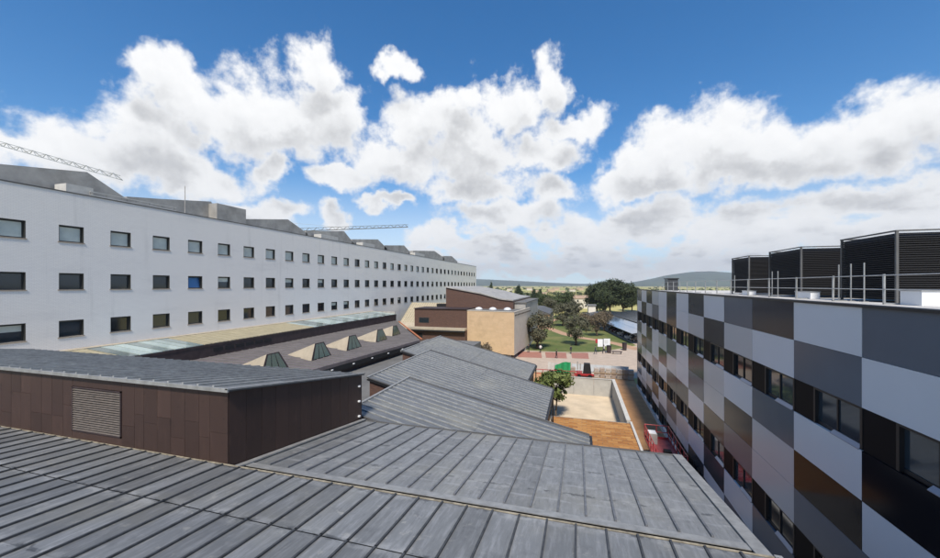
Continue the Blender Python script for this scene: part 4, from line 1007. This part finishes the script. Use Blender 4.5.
p = ond(486, 349, 66); plant_tree('shrub', sh, (p.x, p.y, 0), (1.0, 1.0, 1.9), .4, 'tawny bush poking up before the sandstone box', cat='bush')
pn = [tree_meshes('pine', 41 + i, 15, 2.2, 6.8, 12.6, PINE, 12000, .42, 18, .4) for i in range(2)]
for i, (px, Z, s, lab) in enumerate(((597, 185, .95, 'big dark pine, left one of the clump behind the solar roofs'), (610, 196, 1.07, 'tallest dark pine in the clump behind the solar roofs'), (623, 188, 1.0, 'dark pine, right one of the clump behind the solar roofs'), (632, 205, .85, 'dark pine half hidden by the chequered building corner'), (605, 176, .72, 'low dark pine in front of the tall pine clump'))):
    p = ond(px, 285, Z); plant_tree('pine_tree', pn[i % 2], (p.x, p.y, 0), s, i * 1.7, lab, 'pines behind the car park')
hd = tree_meshes('hedge', 51, 9, 1.2, 5.0, 7.5, FARL, 6500, .36, 12, .3)
for i, (px, Z, s, lab) in enumerate(((566, 205, 1.1, 'broad green tree before the far pale house'), (556, 195, .9, 'broad green tree left of the far pale house'), (545, 215, .95, 'broad tree behind the low sandstone wing'), (537, 240, 1.0, 'broad tree far behind the brown brick roof'), (526, 225, .8, 'bushy tree behind the right end of the brown brick roof'), (640, 300, .9, 'round tree just above the chequered corner'))):
    p = ond(px, 285, Z); plant_tree('broad_tree', hd, (p.x, p.y, 0), s, i * 2.1, lab, 'broad trees in the middle distance')
cyp = tree_meshes('cypress', 61, 12, .8, 1.9, 11.5, CYPR, 3600, .3, 12, .2, limbs=2)
for i, (px, Z, s) in enumerate(((518, 200, (1.15, 1.15, 1.05)), (511, 230, (.9, .9, .8)), (522, 215, (.9, .9, .8)), (528, 205, (.8, .8, .75)), (534, 230, (.9, .9, .9)), (491, 330, (.9, .9, 1.25)), (540, 260, (.9, .9, .85)), (505, 260, (.9, .9, .75)), (498, 300, (1, 1, .8)))):
    p = ond(px, 285, Z); plant_tree('cypress', cyp, (p.x, p.y, 0), s, i, ('stout dark cypress, tallest above the brown brick roof', 'dark cypress left of the stoutest cypress', 'dark cypress just right of the stoutest cypress', 'small dark cypress above the grey roof end', 'dark cypress before the broad far trees', 'slim pointed cypress on the skyline near the white block', 'dark cypress farthest right in the row', 'low cypress behind the brown brick roof slope', 'low cypress between the slim skyline cypress and the row')[i], 'cypresses behind the brick block')

# ---------------------------------------------------------------- solar car port, cars, sign, people
P1, P2 = Vector((12.4, 97, 0)), Vector((1.6, 161, 0))
ax = (P2 - P1).normalized(); sidev = Vector((ax.y, -ax.x, 0)); length = (P2 - P1).length
def carport(name, off, z_lo, z_hi, wd, m, label, npan, start=0, pw=2.0):
    O = P1 + sidev * off + ax * start
    t = thing(name, tuple(O + ax * 20), label, 'car port')
    up = (sidev * wd + Vector((0, 0, z_hi - z_lo))).normalized(); sw = math.hypot(wd, z_hi - z_lo)
    M = frame_on(O + Vector((0, 0, z_lo)), ax, up) if ax.cross(up).z > 0 else frame_on(O + Vector((0, 0, z_lo)), up, ax)
    swap = ax.cross(up).z <= 0
    L = length - start
    n = int(L / pw)
    me = (MB().box((.03, .03, .06), (sw / 2 - .03, pw - .03, .10), m) if swap else MB().box((.03, .03, .06), (pw - .03, sw / 2 - .03, .10), m)).mesh('solar_panel')
    for i in range(n):
        for j in range(2):
            link('solar_panel', me, t, M @ (Matrix.Translation((j * sw / 2, i * pw, 0)) if swap else Matrix.Translation((i * pw, j * sw / 2, 0))))
    bm = MB()
    bm.box((0, 0, -.10), ((sw, n * pw, .05) if swap else (n * pw, sw, .05)), DARK, M); wpart('roof_frame', bm, t)
    for i in range(0, n + 1, 3):
        q = O + ax * (i * pw) + sidev * wd * .5
        wpart('post', MB().box((q.x - .12, q.y - .12, 0), (q.x + .12, q.y + .12, (z_lo + z_hi) / 2 - .1), GALV), t)
carport('solar_car_port', 0, 2.55, 3.5, 6.0, SOLAR, 'pale blue sheen solar panel car port beside the lane', 30)
carport('solar_car_port', 8.5, 3.0, 3.9, 12.0, SOLARD, 'dark wide solar panel roof behind the pale car port', 28, 4)
def car(loc, rz, col, label):
    t = thing('parked_car', loc, label, 'car', 'cars parked under the solar car port')
    M = Matrix.Translation(loc) @ Matrix.Rotation(rz, 4, 'Z')
    body = [(-2.1, .3), (-2.15, .7), (-1.9, .92), (-1.35, .95), (-.75, 1.42), (.75, 1.45), (1.45, .98), (2.05, .88), (2.15, .6), (2.1, .3)]
    mb = MB().prism([(x, -.85, z) for x, z in body], (0, 1.7, 0), col); bm_ = mb.mesh('body'); b = link('body', bm_, t, M)
    bv = b.modifiers.new('bevel', 'BEVEL'); bv.width = .09; bv.segments = 2
    for s in (-1, 1):
        gl = MB().face([(-1.15, s * .856, .97), (1.2, s * .856, .98), (.68, s * .856, 1.36), (-.7, s * .856, 1.35)][::s], GLASS)
        link('side_glass', gl.mesh('side_glass'), t, M)
    w = MB().face([(.80, -.72, 1.43), (1.43, -.75, 1.0), (1.43, .75, 1.0), (.80, .72, 1.43)], GLASS); w.v = [(v[0] + .03, v[1], v[2] + .02) for v in w.v]; link('windscreen', w.mesh('windscreen'), t, M)
    w = MB().face([(-.80, .72, 1.40), (-1.32, .75, .98), (-1.32, -.75, .98), (-.80, -.72, 1.40)], GLASS); w.v = [(v[0] - .03, v[1], v[2] + .02) for v in w.v]; link('rear_window', w.mesh('rear_window'), t, M)
    for x in (-1.3, 1.3):
        for y in (-.87, .65):
            wh = link('wheel', MB().tube((x, y, .32), (x, y + .22, .32), .32, TYRE, 14).mesh('wheel'), t, M)
            link('rim', MB().tube((x, y - .01, .32), (x, y + .23, .32), .19, GALV, 10).mesh('rim'), wh, M)
    for y in (-.62, .62):
        link('headlight', MB().box((2.06, y - .16, .62), (2.17, y + .16, .78), WHITEP).mesh('headlight'), t, M)
        link('tail_light', MB().box((-2.17, y - .16, .70), (-2.08, y + .16, .84), RED).mesh('tail_light'), t, M)
cars = [(mat('car_black', (.012, .012, .014), .2, 0, .6, coat=.5), 'black car nearest the chequered corner'), (mat('car_white', (.7, .7, .7), .25, 0, .5, coat=.5), 'white car under the pale car port, second from the corner'),
        (mat('car_dark_blue', (.02, .03, .06), .2, 0, .6, coat=.5), 'dark blue car between two white ones'), (MATS['car_white'], 'white car in the middle of the car port row'), (mat('car_grey', (.07, .07, .075), .25, .3, coat=.4), 'dark grey car left of the middle white car'), (mat('car_maroon', (.10, .012, .016), .2, 0, .6, coat=.5), 'dark red car at the far end of the row'), (MATS['car_black'], 'black car farthest under the pale car port')]
rz = math.atan2(-sidev.y, -sidev.x)
for i, (m, lab) in enumerate(cars):
    p = P1 + ax * (5.5 + i * 3.6) + sidev * 3.2; car((p.x, p.y, .02), rz + rng.uniform(-.04, .04), m, lab)
# information sign
p = ond(603, 342, 80); g0 = Vector((p.x, p.y, 0))
t = thing('information_sign', tuple(g0), 'white two-panel information board with red end on posts, lawn edge', 'sign')
dx = Vector((CT, ST, 0))
Ms = frame_on(g0, dx, (0, 0, 1))
def sp(name, lo, hi, m): return link(name, MB().box(lo, hi, m).mesh(name), t, Ms)
sp('board', (-1.15, 1.15, -.04), (-.04, 2.75, .04), WHITEP); sp('board', (.12, 1.25, -.04), (1.5, 2.85, .04), WHITEP)
sp('red_board', (-1.6, 1.9, -.035), (-1.17, 2.75, .035), RED); sp('post', (-.02, 0, -.05), (.09, 2.85, .05), DARK); sp('post', (-1.16, 0, -.03), (-1.1, 1.15, .03), DARK); sp('post', (1.4, 0, -.03), (1.46, 1.25, .03), DARK)
for k in range(4): sp('text_line', (.3, 2.45 - k * .2, .041), (1.15 - .15 * (k % 2), 2.52 - k * .2, .044), GREYZ)
# bins and a bench
for px, py, hh, lab in ((609, 353, 1.5, 'dark litter bin right of the information board'), (624.5, 350.3, 1.6, 'dark litter bin nearest the chequered building')):
    q = onz(px, py, 0); m = MB(); m.tube((q.x, q.y, 0), (q.x, q.y, hh), .42, FASCIA, 12, .5); m.tube((q.x, q.y, hh), (q.x, q.y, hh + .08), .54, BLACK, 12)
    single('litter_bin', m, lab, 'bin')
q = onz(617, 354, 0)
t = thing('low_bench', (q.x, q.y, 0), 'low dark brown bench between the two litter bins', 'bench')
wpart('seat', MB().box((q.x - 1, q.y - .3, .42), (q.x + 1, q.y + .3, .55), FASCIA), t)
for x in (-.8, .68): wpart('leg', MB().box((q.x + x, q.y - .28, 0), (q.x + x + .12, q.y + .28, .42), FASCIA), t)
def person(px, py, top, legs, lab, rz=0, sit=False, step=.12):
    q = onz(px, py, 0); loc = (q.x, q.y, 0)
    t = thing('person', loc, lab, 'person', 'people on the plaza')
    J = {}; hip = .95 if not sit else .5
    kz = .5
    pts = [(0, 0, hip), (0, 0, hip + .25), (0, 0, hip + .48), (0, 0, hip + .58), (0, .02, hip + .66), (0, .03, hip + .78)]
    rd = [.16, .15, .17, .07, .085, .075]; ed = [(i, i + 1) for i in range(5)]
    def add(p, r, frm): pts.append(p); rd.append(r); ed.append((frm, len(pts) - 1)); return len(pts) - 1
    for s in (-1, 1):
        h = add((s * .1, 0, hip - .05), .105, 0)
        if sit: k = add((s * .12, .42, .5), .08, h); f = add((s * .12, .44, .08), .05, k)
        else: k = add((s * .11, step * s * .6, kz), .075, h); f = add((s * .11, step * s, .08), .05, k)
        add((s * .12, (step * s if not sit else .44) + .16, .04), .045, f)
        a = add((s * .21, 0, hip + .46), .07, 2); e = add((s * .27, -.03 * s, hip + .2), .05, a); w_ = add((s * .26, .1, hip - .03), .038, e); add((s * .26, .13, hip - .13), .04, w_)
    me = bpy.data.meshes.new('body'); me.from_pydata(pts, ed, []); 
    M = Matrix.Translation(loc) @ Matrix.Rotation(rz, 4, 'Z')
    o = link('body', me, t, M)
    o.modifiers.new('skin', 'SKIN')
    for i, v in enumerate(me.skin_vertices[0].data): v.radius = (rd[i], rd[i] * .8); v.use_root = (i == 0)
    ss = o.modifiers.new('sub', 'SUBSURF'); ss.levels = 1; ss.render_levels = 1
    def fn(tt, b, pos, c):
        tc = tt.node('ShaderNodeTexCoord'); sx = tt.node('ShaderNodeSeparateXYZ'); tt.l.new(tc.outputs['Object'], sx.inputs[0])
        c = tt.mix(tt.math('GREATER_THAN', sx.outputs[2], hip + .02), legs, top)
        return tt.mix(tt.math('GREATER_THAN', sx.outputs[2], hip + .56), c, (.42, .27, .19))
    me.materials.append(mat('clothes_%d' % int(px), top, .85, fn=fn))
    hr = MB(); hr.tube((0, -.01, hip + .72), (0, -.01, hip + .84), .10, DARK, 10, .07); hr.tube((0, -.01, hip + .84), (0, -.01, hip + .88), .07, DARK, 10, .02)
    link('hair', hr.mesh('hair', True), t, M)
person(540.5, 352.8, (.65, .63, .60), (.012, .012, .014), 'person in a white top and black trousers by the lawn', .4)
person(556.5, 358.3, (.012, .012, .013), (.012, .012, .015), 'person dressed all in black standing on the red paving', 2.0)
person(571, 353.9, (.03, .03, .045), (.02, .02, .025), 'person in dark clothes at the edge of the lawn', 1.0)
person(528.5, 352.5, (.02, .018, .018), (.015, .015, .018), 'person in dark clothes beside the sandstone box', 3.0)
person(595.5, 354.2, (.03, .035, .06), (.03, .04, .08), 'person in navy walking below the information board', 1.6, step=.25)
person(604, 353.5, (.5, .48, .46), (.02, .02, .03), 'person in a pale top and dark trousers right of the information board', -1.2, step=.3)

# ---------------------------------------------------------------- far country: houses, woods, hills
def far_house(px, Z, w, d, h, m, label, rz=0, roofm=ROOFT):
    p = ond(px, 285, Z); loc = (p.x, p.y, 0); t = thing('far_house', loc, label, 'house', 'houses out in the fields')
    M = Matrix.Translation(loc) @ Matrix.Rotation(rz, 4, 'Z')
    link('wall', MB().box((-w / 2, -d / 2, 0), (w / 2, d / 2, h), m).mesh('wall'), t, M)
    link('roof', MB().prism([(-w / 2 - .4, -d / 2 - .4, h), (-w / 2 - .4, d / 2 + .4, h), (-w / 2 - .4, 0, h + d * .22)], (w + .8, 0, 0), roofm).mesh('roof'), t, M)
    n = max(2, int(w / 4))
    for k in range(n):
        for fl in range(max(1, int(h / 3))):
            x = -w / 2 + (k + .5) * w / n
            link('window', MB().box((x - .5, -d / 2 - .04, 1 + fl * 3), (x + .5, -d / 2 + .02, 2.3 + fl * 3), FRAME).mesh('window'), t, M)
far_house(581, 232, 9.5, 9, 6.0, WALLW, 'pale cream house left of the dark pine clump', .1)
far_house(591.5, 165, 3.0, 3.0, 5.2, WALLW, 'small white hut at the far end of the solar car port', .1, MEMB)
FH = [(483, 520, 16, 9, 5), (497, 640, 12, 9, 4), (510, 760, 20, 10, 6), (535, 560, 18, 10, 5), (543, 430, 14, 9, 4), (551, 620, 22, 12, 6), (556, 820, 26, 12, 7), (563, 520, 12, 8, 5), (572, 700, 20, 10, 5), (580, 900, 30, 12, 6), (589, 640, 14, 9, 5), (529, 880, 24, 12, 6), (502, 470, 10, 8, 5), (603, 1000, 30, 14, 8)]
where = ['nearest the white block end', 'between two cypresses on the left', 'behind the stoutest cypress', 'behind the broad trees, low and long', 'just above the low sandstone wing', 'in the middle of the bright fields', 'wide and pale on the mid skyline', 'small, left of the pale cream house', 'above the pale cream house', 'wide, on the skyline left of the pines', 'beside the left pine', 'long, far behind the cypress row', 'small, right of the slim cypress', 'farthest, above the pine clump']
for (px, Z, w, d, h), lab in zip(FH, where): far_house(px, Z * 1.15, w * .62, d * .8, h * .8, rng.choice((WALLW, WALLT, WALLT)), 'far tile roofed house ' + lab, rng.uniform(-.5, .5))
# scattered far trees read as one mass
wm = MB(); kk = wm.slot(FARL); r = random.Random(99)
def clump(p, s, n, q):
    for i in range(n):
        d = Vector((r.gauss(0, 1), r.gauss(0, 1), r.gauss(0, 1))).normalized(); c = Vector(p) + Vector((d.x * s, d.y * s, d.z * s * .55 + s * .55)) * r.uniform(.6, 1.05)
        nn = (d + Vector((r.gauss(0, .4), r.gauss(0, .4), .3))).normalized(); x = nn.orthogonal().normalized(); y = nn.cross(x); z = q * r.uniform(.6, 1.3)
        j = len(wm.v); wm.v += [tuple(c - x * z), tuple(c + y * z * .7), tuple(c + x * z), tuple(c - y * z * .7)]; wm.f.append((j, j + 1, j + 2, j + 3)); wm.m.append(kk)
cnt = 0
while cnt < 1150:
    Z = 1 / r.uniform(1 / 3200, 1 / 270); px = r.uniform(380, 800)
    if Z < 330 and px < 470: continue
    p = ond(px, 285, Z)
    if mnoise.noise(Vector((p.x * .006, p.y * .0045, 3))) < -.05: continue
    s = r.uniform(2.2, 5.0) * (1 if Z < 700 else 1.4); clump((p.x, p.y, 0), s, 34 if Z < 600 else 18, s * (.22 if Z < 600 else .34)); cnt += 1
o = link('far_woods', wm.mesh('far_woods')); tag(o, 'scattered dark green trees over the far fields', 'woods', kind='stuff')
def ridge(name, prof, Z, depth, seed):
    rr = random.Random(seed); mb = MB(); n = 90; rowsn = 7; P = []
    x0, x1 = prof[0][0], prof[-1][0]
    for j in range(rowsn):
        f = j / (rowsn - 1); row = []
        for i in range(n + 1):
            px = x0 + (x1 - x0) * i / n
            for a, b in zip(prof, prof[1:]):
                if a[0] <= px <= b[0]: hy = a[1] + (b[1] - a[1]) * (px - a[0]) / (b[0] - a[0]); break
            top = (HY - hy) / F * Z + H
            q = ond(px, 285, Z - depth * (1 - f)); nz = mnoise.noise(Vector((q.x, q.y, seed)) * .0016) * .25 + mnoise.noise(Vector((q.x, q.y, seed)) * .006) * .10
            z = max(0, top) * (f ** .8) * (1 + nz * (1 - f * .8)); row.append((q.x, q.y, z - 4 * (j == 0)))
        P.append(row)
    for j in range(rowsn - 1):
        for i in range(n): mb.face([P[j][i], P[j][i + 1], P[j + 1][i + 1], P[j + 1][i]], HILLM)
    bk = [(x * 1.05, y * 1.05, 0) for x, y, z in P[-1]]
    for i in range(n): mb.face([P[-1][i], P[-1][i + 1], bk[i + 1], bk[i]], HILLM)
    me = mb.mesh(name, True); tag(link(name, me), kind='structure')
ridge('hills', [(-400, 279), (200, 278.5), (380, 278), (470, 278.8), (490, 279.6), (520, 280.8), (550, 282.6), (580, 283.8), (620, 283.6), (650, 284), (1300, 282)], 6500, 1500, 5)
ridge('right_hill', [(618, 284.5), (640, 281), (655, 278), (668, 275), (690, 272.2), (712, 271.3), (730, 272.5), (760, 276), (800, 279), (900, 281), (1100, 283)], 5200, 1400, 9)
# ---------------------------------------------------------------- the air
hz = MB().box((-9500, -2500, -2.5), (9500, 7400, 420), DARK); me = hz.mesh('haze'); me.materials.clear()
hm = bpy.data.materials.new('haze_air'); hm.use_nodes = True; hn = NT(hm.node_tree); hn.n.clear()
ho = hn.node('ShaderNodeOutputMaterial'); pv = hn.node('ShaderNodeVolumePrincipled'); pv.inputs['Color'].default_value = (.78, .86, .96, 1); pv.inputs['Density'].default_value = 1.25e-4; pv.inputs['Anisotropy'].default_value = .2
hn.l.new(pv.outputs[0], ho.inputs['Volume']); me.materials.append(hm)
tag(link('haze', me), kind='stuff')
